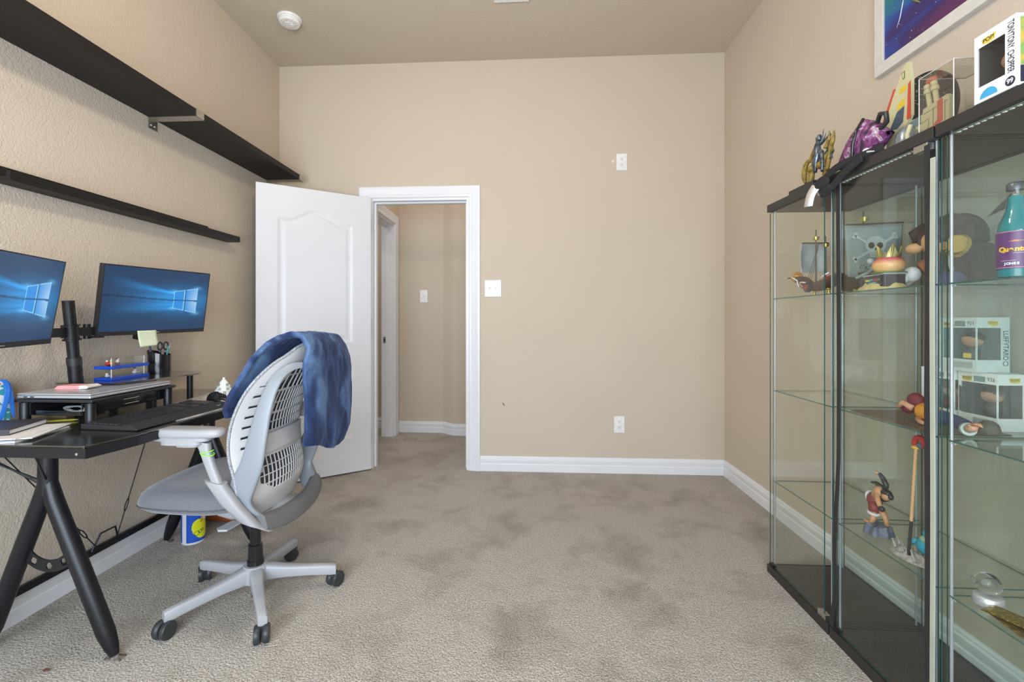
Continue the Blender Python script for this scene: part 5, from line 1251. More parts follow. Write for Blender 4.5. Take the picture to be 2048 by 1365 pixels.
obj('paddle_wheel', B().cyl((1.158, 1.905, S3 + .035), (1.148, 1.905, S3 + .035), .022, n=24), pm('dark_teal_wheel', (.03, .05, .06), .4), t, smooth=40)
obj('paddle_hub', B().cyl((1.150, 1.905, S3 + .035), (1.144, 1.905, S3 + .035), .012, n=16), M_hred, t, smooth=40)
for y in (1.935, 1.845):
    obj('stand_foot', B().cyl((1.20, y, S3), (1.20, y, S3 + .022), .006, .004, n=10).ell((1.20, y, S3 + .025), (.012, .008, .005), 12, 6), M_gold2, t, smooth=60)
for y, h in ((1.925, .285), (1.865, .245)):
    obj('mast', B().cyl((1.20, y, S3 + .045), (1.20, y, S3 + h), .0035, .0025, n=8), M_hull, t)
    obj('crows_nest', B().cyl((1.20, y, S3 + h - .045), (1.20, y, S3 + h - .032), .010, .013, n=16), M_gold2, t)
def sailf(yc, zc, hw, hh, bulge, ax=0):
    def f(u, v):
        a, b_ = 2 * u - 1, 2 * v - 1; bl_ = bulge * (1 - a * a * .8) * (1 - b_ * b_ * .7)
        return (1.20 + hw * a, yc + bl_, zc + hh * b_)
    return f
obj('sail', B().grid(sailf(1.932, S3 + .165, .055, .062, .045), 14, 14), M_sail, t, smooth=170, solid=.002)
obj('sail_yard', B().cyl((1.145, 1.93, S3 + .228), (1.255, 1.93, S3 + .228), .003, n=8), M_hull, t)
obj('rigging', B().tube([(1.158, 1.92, S3 + .06), (1.195, 1.90, S3 + .22)], .0009, 4).tube([(1.158, 1.905, S3 + .06), (1.195, 1.90, S3 + .22)], .0009, 4).tube([(1.158, 1.89, S3 + .06), (1.195, 1.90, S3 + .22)], .0009, 4), M_line, t)
# second ship, bow to the viewer, wide sail with a plain skull and crossed bones
t.location = (1.14, 1.848, S3); t.scale = (.92, .96, .92)
t = thing('model_ship', 'model ship with wide grey sail showing a skull and crossed bones in the far cabinet', 'model ship', (1.26, 1.79, S3))
XC, YS = 1.262, 1.79
hr = []
for k in range(9):
    u = k / 8; y = YS - .085 + .15 * u; w = .062 * math.sin(PI * (.10 + .55 * u)); zt = S3 + .070 + .012 * (1 - u); zb = S3 + .012 + .030 * (1 - u) ** 2
    hr.append([(XC - w, y, zt), (XC - w * .95, y, zb + (zt - zb) * .6), (XC - w * .6, y, zb + .006), (XC, y, zb), (XC + w * .6, y, zb + .006), (XC + w * .95, y, zb + (zt - zb) * .6), (XC + w, y, zt)])
obj('hull', B().loft(hr), M_hull, t, smooth=60)
M_rail = pm('pale_grey_rail', (.50, .54, .55), .5)
obj('wave_rail', B().tube(smooth_path([(XC - .080, YS - .075, S3 + .055), (XC - .052, YS - .09, S3 + .070), (XC - .020, YS - .10, S3 + .097), (XC + .010, YS - .10, S3 + .085), (XC + .035, YS - .09, S3 + .062), (XC + .062, YS - .08, S3 + .060), (XC + .080, YS - .06, S3 + .082)], 5), .006, 8), M_rail, t, smooth=170)
obj('keel', B().tube([(XC - .012, YS - .092, S3 + .070), (XC - .010, YS - .085, S3 + .035), (XC + .004, YS - .05, S3 + .012)], .005, 8), M_rail, t, smooth=170)
obj('railing', B().box(XC - .050, XC + .075, YS - .055, YS - .052, S3 + .092, S3 + .104), pm('railing_print', (.55, .57, .55), .6, mix=(240, (.06, .05, .05), .2)), t)
obj('figurehead', B().ell((XC - .050, YS - .105, S3 + .112), (.011, .011, .011), 14, 10), M_w, t, smooth=170)
obj('porthole', B().tube([(XC - .005 + .006 * math.cos(a), YS - .103, S3 + .068 + .006 * math.sin(a)) for a in [2 * PI * i / 14 for i in range(14)]], .0014, 6, closed=True), M_rail, t)
for s in (-.03, .03): obj('stand_foot', B().cyl((XC + s, YS, S3), (XC + s, YS, S3 + .02), .006, n=10), M_gold2, t)
obj('mast', B().cyl((XC, YS, S3 + .05), (XC, YS, S3 + .315), .004, .0025, n=8), M_hull, t)
obj('crows_nest', B().cyl((XC + .004, YS, S3 + .275), (XC + .004, YS, S3 + .29), .010, .014, n=16), M_gold2, t)
def s2(u, v):
    a, b_ = 2 * u - 1, 2 * v - 1; return (XC + .015 + (.098 + .006 * b_) * a, YS - .030 - .020 * (1 - a * a) * (1 - .6 * b_ * b_), S3 + .160 + .096 * b_ - .006 * (1 - a * a) * (1 if b_ < 0 else .6) * abs(b_))
so = obj('sail', B().grid(s2, 20, 16), M_sail, t, smooth=170, solid=.002)
obj('sail_yard', B().cyl((XC - .088, YS - .028, S3 + .256), (XC + .122, YS - .028, S3 + .264), .0035, n=8), M_hull, t)
M_bone = pm('bone_white', (.70, .72, .71), .6); yb = YS - .0535; sx, sz = XC + .004, S3 + .168
def flat(pts, m, nm, dy=0, par=so): return obj(nm, B().prism(pts, 'y', yb - .002 + dy, yb + dy), m, par)
def oval(cx_, cz_, rx, rz, n=24): return [(cx_ + rx * math.cos(2 * PI * i / n), cz_ + rz * math.sin(2 * PI * i / n)) for i in range(n)]
for s in (1, -1):
    d = Vector((.070 * s, 0, .044)); u = d.normalized(); w = Vector((-u.z, 0, u.x)) * .0042; c = Vector((sx, 0, sz))
    flat([((c - d + w).x, (c - d + w).z), ((c + d + w).x, (c + d + w).z), ((c + d - w).x, (c + d - w).z), ((c - d - w).x, (c - d - w).z)], M_bone, 'bone', .002)
    for e_ in (1, -1):
        for g_ in (1, -1): flat(oval((c + d * e_ + w * 1.3 * g_).x, (c + d * e_ + w * 1.3 * g_).z, .007, .007, 14), M_bone, 'bone_end', .002)
flat(oval(sx, sz + .010, .036, .032), M_bone, 'skull'); flat([(sx - .022, sz - .006), (sx + .022, sz - .006), (sx + .018, sz - .036), (sx - .018, sz - .036)], M_bone, 'jaw', -.0002)
M_sock = pm('eye_brown', (.07, .045, .04), .7)
for s in (-1, 1): flat(oval(sx + .015 * s, sz + .008, .0105, .0115), M_sock, 'eye_socket', -.0008)
flat(oval(sx, sz - .006, .0038, .0045, 12), M_sock, 'nose_hole', -.0008)
for z in (-.020, -.028): flat([(sx - .016, sz + z), (sx + .016, sz + z), (sx + .016, sz + z - .0008), (sx - .016, sz + z - .0008)], M_sock, 'tooth_line', -.001)

# sand base, chest, peach and crown
t = thing('peach_sculpture', 'pink and yellow peach with a gold crown on a lettered chest in sand', 'figurine', (1.14, 1.47, S3))
M_sand = pm('sand_resin', (.62, .52, .22), .8, mix=(60, (.52, .42, .16), 1), bump=(160, .8, .003))
def sandf(u, v):
    a = 2 * PI * u; r = v; x = 1.140 + .050 * r * math.cos(a); y = 1.485 + .088 * r * math.sin(a); h = (.046 * (1 - r ** 2.6)) * (1 + .5 * noise.noise(Vector((x * 60, y * 60, 2)))) + .012 * noise.noise(Vector((x * 90, y * 90, 5))) * (1 - r ** 3) * 1.2 + .030 * math.exp(-((y - 1.42) / .028) ** 2) * (1 - r ** 2)
    return (x, y, S3 + max(0.0005, h))
obj('sand_base', B().grid(sandf, 72, 16), M_sand, t, smooth=60)
M_chest = pm('dark_chest', (.05, .042, .042), .45); MCH = Matrix.Translation((1.135, 1.473, 0)) @ Matrix.Rotation(R(-8), 4, 'Z')
co = obj('chest', B().box(-.026, .030, -.058, .052, S3 + .012, S3 + .070, M=MCH), M_chest, t, bev=.002)
obj('chest_rim', B().box(-.029, .033, -.061, .055, S3 + .068, S3 + .076, M=MCH), pm('grey_rim', (.35, .36, .37), .4), t, bev=.001)
obj('chest_band', B().box(-.0275, -.0255, -.046, -.036, S3 + .014, S3 + .069, M=MCH), M_gloss, co)
for y in (-.041, .048):
    for z in (.026, .058): obj('chest_stud', B().ell(MCH @ Vector((-.0268, y, S3 + z)), .0022, 8, 6), M_chrome, co)
cols = [pm('ltr_yellow', (.80, .75, .05), .4), pm('ltr_green', (.10, .50, .12), .4), pm('ltr_cyan', (.05, .50, .62), .4), pm('ltr_red', (.65, .06, .05), .4), pm('ltr_blue', (.06, .25, .75), .4)]
for i, (cch, ci) in enumerate(zip('ONEPEACH', (0, 0, 1, 2, 3, 3, 3, 1))):
    p = MCH @ Vector((-.0268, .038 - i * .0098, S3 + .048)); text('letter', cch, .0125, face_M(p, MCH.to_3x3() @ Vector((0, -1, 0)), (0, 0, 1)), cols[ci], co, ext=.0004, bold=.0005)
for i, cch in enumerate('IN LOVE'):
    if cch != ' ':
        p = MCH @ Vector((-.0268, .027 - i * .0068, S3 + .0345)); text('letter', cch, .0085, face_M(p, MCH.to_3x3() @ Vector((0, -1, 0)), (0, 0, 1)), cols[4 if i < 2 else 2], co, ext=.0004, bold=.0004)
def peachmat():
    m = bpy.data.materials.new('peach_skin'); m.use_nodes = True; nt = m.node_tree; b = nt.nodes['Principled BSDF']; N = nt.nodes.new; L = nt.links.new
    tc = N('ShaderNodeTexCoord'); s_ = N('ShaderNodeSeparateXYZ'); L(tc.outputs['Generated'], s_.inputs[0]); n = N('ShaderNodeTexNoise'); n.inputs['Scale'].default_value = 3; L(tc.outputs['Generated'], n.inputs['Vector'])
    a = N('ShaderNodeMath'); a.operation = 'MULTIPLY_ADD'; a.inputs[1].default_value = .35; L(n.outputs[0], a.inputs[0]); L(s_.outputs[2], a.inputs[2])
    r = N('ShaderNodeValToRGB'); e = r.color_ramp.elements; e[0].position = .30; e[0].color = (.72, .42, .15, 1); e[1].position = .98; e[1].color = (.62, .08, .12, 1); x = e.new(.72); x.color = (.75, .42, .17, 1)
    L(a.outputs[0], r.inputs[0]); L(r.outputs[0], b.inputs['Base Color']); b.inputs['Roughness'].default_value = .35; return m
pc = MCH @ Vector((0, -.028, 0))
obj('leaf', B().lathe([(0, .076), (.040, .076), (.046, .079), (.040, .082), (0, .084)], (pc.x, pc.y, S3), 9), pm('leaf_green', (.16, .36, .10), .4), t)
obj('peach', B().ell((pc.x, pc.y, S3 + .114), (.040, .043, .048), 28, 18), peachmat(), t, smooth=170)
cr = B(); n = 40
ring0 = [(pc.x + .026 * math.cos(2 * PI * i / n), pc.y + .026 * math.sin(2 * PI * i / n), S3 + .150) for i in range(n)]
ring1 = [(pc.x + (.030 + .006 * (1 if i % 8 == 4 else 0)) * math.cos(2 * PI * i / n), pc.y + (.030 + .006 * (1 if i % 8 == 4 else 0)) * math.sin(2 * PI * i / n), S3 + .162 + .050 * max(0, 1 - abs((i % 8) - 4) / 4) ** 1.2) for i in range(n)]
cr.loft([ring0, ring1], cap=False); obj('crown', cr, pm('green_gold', (.50, .42, .12), .3, .8), t, solid=.002)

t.location = (1.142, 1.525, S3); t.scale = (1, 1, .66)
# plush doll with brown hair (plain)
t = thing('plush_doll', 'plush doll with brown shaggy hair, brown coat and white mittens in the middle cabinet', 'doll', (1.27, 1.42, S3))
M_coat = pm('dark_brown_cloth', (.04, .015, .014), .9, bump=(200, .5, .001)); M_hairb = pm('brown_hair', (.05, .022, .012), .8, mix=(50, (.04, .02, .014), 1), bump=(90, .8, .004)); M_face = pm('peach_felt', (.70, .40, .20), .75)
dx, dy = 1.295, 1.415
obj('coat', B().lathe([(0, 0), (.078, 0), (.088, .03), (.085, .07), (.070, .10), (.045, .125), (0, .13)], (dx, dy, S3), 28), M_coat, t, smooth=60)
obj('head', B().ell((dx - .025, dy + .050, S3 + .145), (.058, .056, .050), 24, 16), M_face, t, smooth=170)
obj('nose', B().ell((dx - .080, dy + .092, S3 + .128), (.018, .026, .017), 16, 12), M_face, t, smooth=170)
hb = B()
def hf(u, v):
    a = 2 * PI * u; ph = -.35 + (PI / 2 + .35) * v; d = 1 + .10 * noise.noise(Vector((math.cos(a) * 5, math.sin(a) * 5, v * 6))) + (.10 * math.sin(a * 14) * (1 - v) ** 2)
    return (dx - .005 + .078 * d * math.cos(ph) * math.cos(a), dy + .048 + .078 * d * math.cos(ph) * math.sin(a), S3 + .158 + .066 * d * math.sin(ph))
obj('hair', hb.grid(hf, 72, 20), M_hairb, t, smooth=60)
obj('hair_lock', B().tube([(dx - .05, dy + .085, S3 + .20), (dx - .070, dy + .100, S3 + .175), (dx - .065, dy + .104, S3 + .145)], [.012, .018, .006], 12), M_hairb, t, smooth=170)
obj('sleeve', B().tube([(dx - .03, dy + .02, S3 + .09), (dx - .075, dy + .03, S3 + .075), (dx - .098, dy + .045, S3 + .058)], [.030, .024, .022], 14), pm('rust_cloth', (.28, .10, .04), .85), t, smooth=60)
obj('mitten', B().ell((dx - .112, dy + .060, S3 + .044), (.022, .024, .024), 18, 12).tube([(dx - .112, dy + .072, S3 + .040), (dx - .120, dy + .090, S3 + .020)], [.014, .010], 10).tube([(dx - .124, dy + .062, S3 + .038), (dx - .132, dy + .078, S3 + .016)], [.013, .009], 10).tube([(dx - .100, dy + .075, S3 + .036), (dx - .104, dy + .092, S3 + .014)], [.013, .009], 10), pm('white_felt', (.62, .64, .64), .8), t, smooth=170)
obj('mitten_mark', B().tube([(dx - .133, dy + .050, S3 + .050), (dx - .135, dy + .066, S3 + .050)], .003, 6), M_k, t)
obj('trouser', B().ell((dx - .080, dy - .035, S3 + .022), (.028, .034, .022), 14, 10), pm('violet_cloth', (.09, .07, .22), .85), t, smooth=170)
obj('lapel', B().tube([(dx - .060, dy - .01, S3 + .105), (dx - .085, dy - .035, S3 + .075), (dx - .095, dy - .055, S3 + .045)], .005, 8), M_rail, t, smooth=170)
gd = B().cyl((dx - .082, dy - .060, S3 + .118), (dx - .090, dy - .064, S3 + .118), .028, .024, n=28)
for i in range(15):
    a = PI + PI * i / 14; gd.cyl((dx - .088, dy - .062 + .030 * math.cos(a), S3 + .118 + .030 * math.sin(a)), (dx - .088, dy - .062 + .038 * math.cos(a), S3 + .118 + .038 * math.sin(a)), .0032, n=6)
obj('gold_medallion', gd, M_gold2, t, smooth=40)
obj('pointed_hat', B().loft([[(dx + .03, dy - .02, S3 + .20), (dx + .05, dy - .02, S3 + .21), (dx + .05, dy - .06, S3 + .22), (dx + .03, dy - .06, S3 + .21)], [(dx + .025, dy - .085, S3 + .245), (dx + .030, dy - .085, S3 + .250), (dx + .030, dy - .09, S3 + .252), (dx + .025, dy - .09, S3 + .248)]]), M_coat, t)

# soda bottle
t = thing('soda_bottle', 'glass bottle of bright turquoise soda with a purple label in the nearest cabinet', 'bottle', (1.13, 1.135, S3))
bx_, by_ = 1.137, 1.128
prof = [(0, 0), (.029, 0), (.0325, .004), (.0325, .108), (.031, .122), (.024, .143), (.0185, .158), (.0155, .180), (.0142, .208), (.0148, .214)]
obj('bottle_glass', B().lathe([(r + .0006, z) for r, z in prof], (bx_, by_, S3), 40), M_acryl, t, smooth=60)
obj('soda', B().lathe([(r - .0012 if r else 0, max(z, .003)) for r, z in prof[:8]] + [(.0130, .192), (0, .192)], (bx_, by_, S3), 40), pm('turquoise_soda', (.02, .25, .28), .15, mix=(4, (.02, .22, .25), 1)), t, smooth=60)
obj('cap', B().lathe([(.0162, .206), (.0168, .209), (.0160, .213), (.0166, .220), (.013, .224), (0, .2245)], (bx_, by_, S3), 28), pm('grey_cap', (.12, .13, .14), .35, .5), t, smooth=50)
M_lab = pm('purple_label', (.11, .035, .13), .4, mix=(40, (.13, .045, .16), 1))
def labf(u, v): a = 2 * PI * u; return (bx_ + .0336 * math.cos(a), by_ + .0336 * math.sin(a), S3 + .022 + .086 * v)
lo = obj('label', B().grid(labf, 48, 4), M_lab, t, smooth=170)
def curved(name, s, size, z, a0, m, sx=1, slant=0, adv=.62):
    """lettering bent round the bottle, one letter after another"""
    a = R(a0); r = .0342
    for chh in s:
        w = size * adv * sx * (.45 if chh in 'iltI' else 1); am = a - w / 2 / r
        if chh != ' ': text(name, chh, size, face_M((bx_ + r * math.cos(am), by_ + r * math.sin(am), z), (-math.sin(am) * -1 if 0 else -(-math.sin(am)), -(math.cos(am)), 0), (0 + slant * math.sin(am), -slant * math.cos(am), 1)), m, lo, ext=.0003, sx=sx, bold=.0005)
        a += w / r * -1
def curved2(name, s, size, z, a0, m, adv=.62, bold=.0004):
    a = R(a0); r = .0343
    for chh in s:
        w = size * adv * (.5 if chh in 'iltI' else (1.35 if chh == 'm' else 1)); am = a + w / 2 / r
        if chh != ' ': text(name, chh, size, face_M((bx_ + r * math.cos(am), by_ + r * math.sin(am), z), (-math.sin(am), math.cos(am), 0), (0, 0, 1)), m, lo, ext=.0003, bold=bold)
        a += w / r
M_ly = pm('label_yellow_ink', (.75, .45, .04), .4); M_lw = pm('label_white_ink', (.75, .75, .75), .4)
curved2('letter', 'Quantum', .0150, S3 + .066, 178, M_ly, adv=.56, bold=.0008)
curved2('letter', 'JONES', .0075, S3 + .033, 190, M_lw, adv=.70)
def ringarc(a0, a1, z, h, m, name):
    g = B().grid(lambda u, v: (bx_ + .0341 * math.cos(R(a0 + (a1 - a0) * u)), by_ + .0341 * math.sin(R(a0 + (a1 - a0) * u)), z + h * v), 20, 1); return obj(name, g, m, lo, smooth=170)
ringarc(0, 360, S3 + .1065, .001, M_pink, 'label_line'); ringarc(0, 360, S3 + .024, .001, M_pink, 'label_line'); ringarc(180, 224, S3 + .040, .0006, M_lw, 'label_line')
ringarc(216, 262, S3 + .057, .0006, M_lw, 'label_line'); ringarc(214, 232, S3 + .083, .004, pm('planet_orange', (.65, .18, .05), .4), 'label_planet'); ringarc(204, 244, S3 + .0845, .0008, M_ly, 'label_line')
ringarc(272, 310, S3 + .028, .026, pm('label_grey', (.45, .50, .50), .4), 'barcode_panel')
for i in range(6): ringarc(272, 308, S3 + .094 - i * .0045, .0014, M_ly, 'fine_print')

# boxed figures stacked on the second shelf
b1, p = toybox('grey-white boxed vinyl figure at the near end of the stack on the shelf', 1.294, 1.332, S2, '', '926', side='y', tint=pm('dark_inside', (.06, .06, .065), .6))
vinyl('vinyl figure in a dark coat inside the near box of the stack', (1.336, 1.390, S2 + .037), coat=pm('dark_coat', (.03, .025, .035), .5), hair=pm('dark_hair', (.05, .03, .03), .5))
obj('art_patch', B().prism([(1.344 + .002, S2 + .110), (1.344 + .002, S2 + .036), (1.380, S2 + .036), (1.389, S2 + .06), (1.385, S2 + .10), (1.395, S2 + .12)] and [(1.418, S2 + .038), (1.444, S2 + .038), (1.444, S2 + .115), (1.426, S2 + .105)], 'x', 1.2934, 1.2940), M_inside, b1)
b2, p = toybox('boxed vinyl figure numbered 98 below the uppermost box of the stack', 1.288, 1.453, S2, '', '98', side='y')
vinyl('vinyl figure with a red hat and red shirt inside the box numbered 98', (1.333, 1.510, S2 + .037), coat=M_hred, hat=pm('hat_red', (.22, .04, .03), .6))
b3, p = toybox('boxed vinyl figure named along its side, uppermost of the stack', 1.280, 1.376, S2 + .1585, 'LUFFYTARO', '921', side='y', wcol=pm('pale_card', (.62, .68, .68), .45), tint=pm('teal_inside', (.12, .20, .21), .6))
vinyl('vinyl figure with black hair inside the uppermost box of the stack', (1.325, 1.436, S2 + .1585 + .037), coat=pm('slate_coat', (.07, .09, .10), .5))
obj('sticker', B().box(1.2792, 1.2798, 1.391, 1.415, S2 + .1585 + .040, S2 + .1585 + .054), M_gold, b3)
# lying figure and wooden slab
t = thing('wood_slab', 'thin brown wood-grain board lying on the middle shelf', 'board', (1.20, 1.50, S2))
obj('board', B().box(1.100, 1.285, 1.285, 1.62, S2, S2 + .003), pm('brown_woodgrain', (.16, .10, .055), .4, mix=(10, (.09, .055, .03), 1)), t)
t = thing('reclining_figurine', 'small reclining figurine in orange and navy clothes lying on the wood board', 'figurine', (1.17, 1.44, S2 + .003))
z0 = S2 + .0035
obj('hips', B().tube(smooth_path([(1.145, 1.465, z0 + .030), (1.15, 1.440, z0 + .032), (1.15, 1.405, z0 + .026)], 4), [.020, .024, .026, .027, .028, .027, .025, .024, .022], 14), pm('orange_cloth', (.72, .30, .03), .5), t, smooth=170)
obj('torso', B().tube(smooth_path([(1.15, 1.405, z0 + .026), (1.15, 1.36, z0 + .024), (1.148, 1.315, z0 + .018)], 4), [.022, .021, .020, .019, .018, .018, .017, .016, .015], 14), pm('navy_cloth', (.03, .04, .15), .6), t, smooth=170)
obj('cuff', B().cyl((1.128, 1.298, z0 + .016), (1.124, 1.288, z0 + .018), .017, n=18), pm('white_cuff', (.62, .68, .66), .6), t, smooth=40)
hd = B().tube([(1.124, 1.290, z0 + .018), (1.120, 1.276, z0 + .024), (1.117, 1.266, z0 + .031)], [.011, .012, .009], 10)
hobj = obj('hand', hd, M_skin, t, smooth=170)
for i in range(4): obj('finger', B().tube([(1.120 + .004 * i - .006, 1.268, z0 + .032), (1.119 + .004 * i - .006, 1.260, z0 + .038), (1.119 + .004 * i - .006, 1.254, z0 + .036 - .002 * i)], [.003, .0026, .002], 8), M_skin, hobj, smooth=170)
obj('thumb', B().tube([(1.112, 1.276, z0 + .026), (1.106, 1.268, z0 + .034)], [.0034, .0024], 8), M_skin, hobj, smooth=170)
M_mar = pm('maroon_hair', (.16, .015, .02), .6, bump=(80, .8, .003))
obj('hair', B().ell((1.145, 1.478, z0 + .060), (.020, .024, .024), 16, 10).ell((1.14, 1.500, z0 + .030), (.014, .020, .013), 14, 8), M_mar, t, smooth=170)
obj('leg', B().tube([(1.13, 1.470, z0 + .038), (1.125, 1.498, z0 + .050), (1.12, 1.512, z0 + .034)], [.010, .009, .007], 10), M_skin, t, smooth=170)
obj('foot', B().tube([(1.125, 1.445, z0 + .012), (1.115, 1.425, z0 + .006), (1.11, 1.405, z0 + .0065)], [.008, .0065, .0055], 10), M_skin, t, smooth=170)
t.location = (1.205, 1.418, S2 + .003)
t = thing('brown_helmet', 'small brown dome behind the hand of the reclining figurine', 'toy', (1.20, 1.32, S2))
obj('dome', B().lathe([(.024, 0), (.024, .010), (.020, .024), (.010, .033), (0, .035)], (1.245, 1.305, S2 + .0032), 24), pm('dull_brown', (.11, .085, .06), .6), t, smooth=60)

# figurines on the lowest glass shelf
def figure(t, pts_body, mats): pass
t = thing('acrobat_figurine', 'figurine in red shorts with one arm thrown up on a blue-grey rock base', 'figurine', (1.17, 1.60, S1))
fy, fx = 1.585, 1.165
M_rock = pm('blue_grey_rock', (.085, .10, .15), .5, mix=(60, (.15, .17, .22), .6), bump=(120, .8, .004)); M_sk2 = pm('tan_resin', (.52, .27, .13), .5)
def rock(u, v):
    a = 2 * PI * u; r = .040 * (1 + .12 * math.sin(a * 7)); x = fx + r * math.cos(a) * (1 - .25 * v) * (1 if v < .9 else 1 - (v - .9) * 10 * .999); y = fy + r * math.sin(a) * (1 - .25 * v) * (1 if v < .9 else 1 - (v - .9) * 10 * .999)
    return (x, y, S1 + .030 * min(1, v / .9) * (1 + .35 * noise.noise(Vector((x * 70, y * 70, 3)))))
obj('rock_base', B().grid(rock, 40, 10), M_rock, t, smooth=50)
zb = S1 + .030
def P3(y, z, x=0): return (fx + x, fy + y, zb + z)
obj('leg', B().tube(smooth_path([P3(.006, .004, -.02) + (.007,), P3(-.002, .018, -.018) + (.008,), P3(.004, .038, -.012) + (.010,), P3(.012, .058) + (.013,)], 4) and [p[:3] for p in smooth_path([P3(.006, .004, -.02), P3(-.002, .018, -.018), P3(.004, .038, -.012), P3(.012, .058)], 4)], [.006 + .0006 * i for i in range(13)], 10), M_sk2, t, smooth=170)
obj('leg', B().tube([P3(-.024, .004, .01), P3(-.022, .025, .008), P3(-.006, .052, .004)], [.007, .008, .011], 10), M_sk2, t, smooth=170)
obj('foot', B().ell(P3(.018, .002, -.022), (.008, .015, .005), 12, 8), M_sk2, t, smooth=170)
M_sh = pm('red_shorts', (.24, .03, .03), .5)
obj('shorts', B().tube([P3(.034, .078, .004), P3(.018, .074, 0), P3(-.002, .070, -.004)], [.016, .021, .016], 14).tube([P3(.010, .068, -.006), P3(.004, .052, -.010), P3(.002, .040, -.013)], [.017, .016, .014], 14), M_sh, t, smooth=170)
M_fur = pm('white_fur_trim', (.68, .66, .64), .9, bump=(300, 1, .002))
obj('fur_trim', B().tube([P3(.038 + .004 * 0 + .002 * math.cos(a), .080 + .015 * math.cos(a), .004 + .015 * math.sin(a)) for a in [2 * PI * i / 16 for i in range(16)]], .0045, 8, closed=True), M_fur, t, smooth=170)
obj('fur_trim', B().tube([P3(.002 + .014 * math.cos(a), .037 + .003 * math.cos(a), -.013 + .014 * math.sin(a)) for a in [2 * PI * i / 16 for i in range(16)]], .0045, 8, closed=True), M_fur, t, smooth=170)
obj('torso', B().tube([P3(.012, .082, -.002), P3(.000, .100, -.004), P3(-.016, .116, -.006), P3(-.026, .122, -.006)], [.013, .015, .018, .012], 14), M_sk2, t, smooth=170)
obj('vest', B().tube([P3(-.006, .092, .004), P3(-.022, .100, .002), P3(-.034, .098, 0)], [.012, .017, .012], 12), M_k, t, smooth=170)
obj('head', B().ell(P3(-.044, .108, -.008), (.012, .013, .013), 14, 10), M_sk2, t, smooth=170)
obj('hair', B().ell(P3(-.040, .118, -.004), (.014, .018, .012), 14, 10).ell(P3(-.058, .112, -.004), (.008, .008, .010), 10, 8).tube([P3(-.02, .125, 0), P3(.01, .134, 0), P3(.028, .130, 0)], [.010, .006, .004], 8), M_k, t, smooth=170)
obj('arm', B().tube([P3(-.028, .122, 0), P3(-.034, .142, 0), P3(-.020, .160, 0), P3(-.006, .170, 0)], [.008, .008, .0075, .006], 10), M_k, t, smooth=170)
obj('hand', B().ell(P3(.004, .170, -.002), (.006, .010, .006), 12, 8), M_sk2, t, smooth=170)
obj('arm', B().tube([P3(-.014, .106, -.014), P3(-.026, .088, -.020), P3(-.038, .074, -.022)], [.009, .008, .007], 10), M_sk2, t, smooth=170)
obj('glove', B().ell(P3(-.044, .068, -.022), (.009, .011, .009), 12, 8), M_k, t, smooth=170)
# staff figurine
t = thing('staff_figurine', 'tall brown and black staff rising from a grey swirled base with a turquoise figure', 'figurine', (1.15, 1.42, S1))
sx_, sy_ = 1.145, 1.425
def swirl(u, v):
    a = 2 * PI * u; r = .062 * v; d = .016 * (1 - v ** 3) * (1 + 1.1 * noise.noise(Vector((math.cos(a) * v * 5, math.sin(a) * v * 5, 8)))) + .010 * max(0, math.sin(a * 9 + v * 8)) * v * (1 - v ** 6)
    return (sx_ + r * math.cos(a) * .62, sy_ + r * math.sin(a) * 1.1, S1 + max(.001, d))
obj('swirl_base', B().grid(swirl, 90, 14), pm('bone_grey_resin', (.42, .40, .36), .5, mix=(70, (.30, .28, .26), .6)), t, smooth=50)
random.seed(5)
for i in range(11):
    a = random.uniform(0, 2 * PI); r = random.uniform(.02, .05); x, y = sx_ + r * math.cos(a) * .62, sy_ + r * math.sin(a) * 1.1
    obj('spike', B().cyl((x, y, S1 + .006), (x - .004, y + random.uniform(.002, .014), S1 + random.uniform(.022, .036)), .006, .0008, n=7), pm('bone_grey_resin', (0, 0, 0)), t, smooth=60)
obj('staff', B().cyl((1.128, 1.418, S1 + .008), (1.133, 1.414, S1 + .115), .0042, n=10), M_k, t, smooth=60)
obj('staff_upper', B().cyl((1.133, 1.414, S1 + .115), (1.142, 1.409, S1 + .330), .0042, n=10), M_face, t, smooth=60)
M_tq = pm('turquoise_resin', (.03, .34, .46), .4)
obj('turquoise_figure', B().ell((1.165, 1.405, S1 + .046), (.020, .024, .026), 16, 12).ell((1.165, 1.395, S1 + .084), (.013, .014, .014), 14, 10).tube([(1.16, 1.425, S1 + .055), (1.155, 1.445, S1 + .035), (1.15, 1.452, S1 + .045)], [.008, .006, .003], 8), M_tq, t, smooth=170)
obj('pale_green_wrap', B().ell((1.162, 1.397, S1 + .068), (.016, .018, .010), 14, 10), pm('pale_green_resin', (.35, .50, .30), .5), t, smooth=170)
obj('raised_arm', B().tube([(1.16, 1.39, S1 + .07), (1.158, 1.372, S1 + .085), (1.155, 1.362, S1 + .104)], [.007, .006, .005], 8), pm('olive_resin', (.30, .30, .12), .5), t, smooth=170)
tp = B().tube([(1.148, 1.402 + .018 * math.cos(a), S1 + .346 + .018 * math.sin(a)) for a in [R(q_) for q_ in range(-20, 201, 20)]], .0085, 10)
obj('red_arch', tp, M_red, t, smooth=170)
obj('blue_arch', B().ell((1.150, 1.402, S1 + .340), (.008, .012, .009), 12, 8), pm('slate_blue_resin', (.10, .16, .24), .5), t, smooth=170)
obj('staff_tip', B().ell((1.146, 1.416, S1 + .332), (.008, .012, .006), 12, 8), M_yel, t, smooth=170)

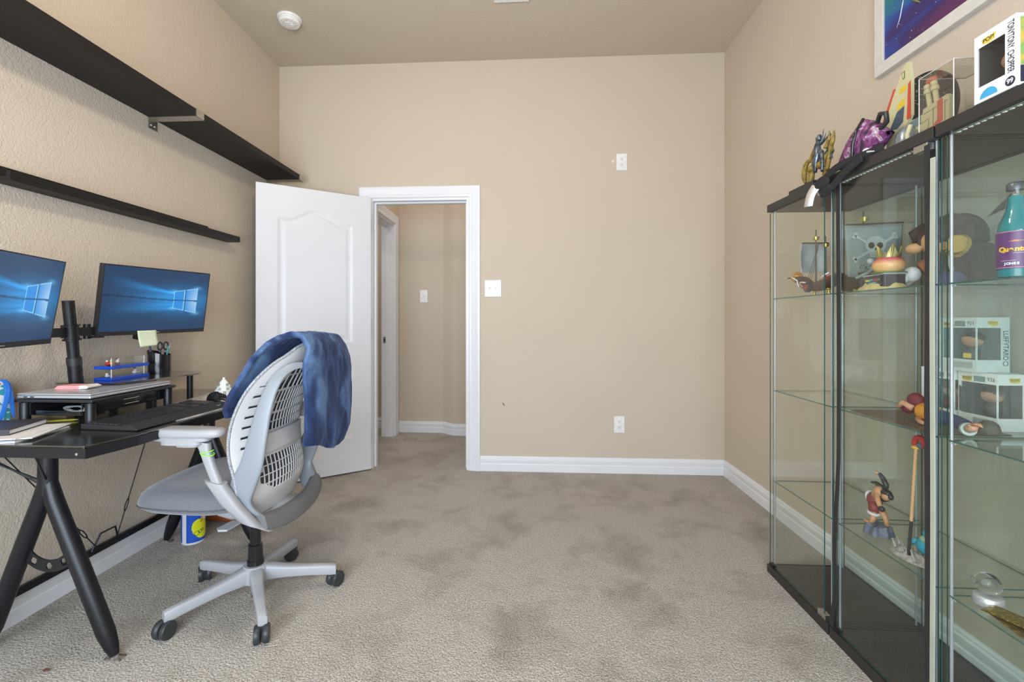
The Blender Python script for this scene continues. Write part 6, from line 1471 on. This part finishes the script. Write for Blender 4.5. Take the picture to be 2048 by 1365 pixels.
# crystal ball lamp, gold packets, pink glass in nearest cabinet
t = thing('crystal_ball', 'clear crystal ball on a round silver base on the low shelf of the nearest cabinet', 'ornament', (1.15, 1.19, S1))
gx_, gy_ = 1.150, 1.206
obj('silver_base', B().lathe([(0, 0), (.030, 0), (.031, .003), (.028, .020), (.026, .022), (.012, .024), (0, .024)], (gx_, gy_, S1), 36), M_silver, t, smooth=40)
gm = bpy.data.materials.new('solid_crystal'); gm.use_nodes = True; gb = gm.node_tree.nodes['Principled BSDF']; gb.inputs['Transmission Weight'].default_value = 1; gb.inputs['Roughness'].default_value = 0; gb.inputs['IOR'].default_value = 1.3
obj('glass_ball', B().ell((gx_, gy_, S1 + .0505), .0255, 40, 24), gm, t, smooth=170)
obj('button_ring', B().tube([(gx_ - .024, gy_ + .012 + .008 * math.cos(a), S1 + .052 + .008 * math.sin(a)) for a in [2 * PI * i / 18 for i in range(18)]], .0014, 6, closed=True), pm('etched_grey', (.16, .17, .17), .4), t, smooth=170)
obj('equator_line', B().tube([(gx_ + .0257 * math.cos(a), gy_ + .0257 * math.sin(a), S1 + .0505) for a in [R(q_) for q_ in range(175, 300, 8)]], .0008, 6), pm('etched_grey', (0, 0, 0)), t, smooth=170)
M_foil = pm('gold_foil', (.50, .38, .08), .25, .9, mix=(120, (.22, .15, .03), .5), bump=(180, 1, .006))
for i, (x, y, a, lb_) in enumerate(((1.134, 1.132, 24, 'crinkled gold foil packet on the low shelf, lying on top of the other'), (1.130, 1.116, -8, 'crinkled gold foil packet on the low shelf, underneath the other'))):
    t = thing('foil_packet', lb_, 'packet', (x, y, S1), 0, 'gold foil packets')
    z0 = S1 + (.0075 if i == 0 else 0)
    g = B()
    def ff(u, v, sgn): 
        e = min(u, 1 - u, v, 1 - v); return (-.028 + .056 * u, -.045 + .09 * v, .0035 + sgn * (.0005 + min(.0026, e * .03)) + .0004 * noise.noise(Vector((u * 9, v * 9, sgn + i))))
    MF = Matrix.Translation((x, y, z0)) @ Matrix.Rotation(R(a), 4, 'Z')
    g.grid(lambda u, v: ff(u, v, 1), 20, 26, M=MF).grid(lambda u, v: ff(u, v, -1), 20, 26, M=MF)
    obj('wrapper', g, M_foil, t, smooth=170)
t = thing('pink_glass_ball', 'pinkish glass ball at the right edge on the low shelf', 'ornament', (1.19, 1.10, S1))
M_pg = glassm('pink_clear_glass', (.90, .74, .80), .12)
obj('glass_shell', B().ell((1.215, 1.12, S1 + .043), .036, 32, 20), M_pg, t, smooth=170)
obj('inner_core', B().ell((1.215, 1.12, S1 + .035), (.018, .018, .014), 16, 10), pm('rose_core', (.40, .12, .16), .3), t, smooth=170)
obj('foot_ring', B().lathe([(0, 0), (.022, 0), (.022, .007), (0, .009)], (1.215, 1.12, S1), 24), M_silver, t, smooth=40)
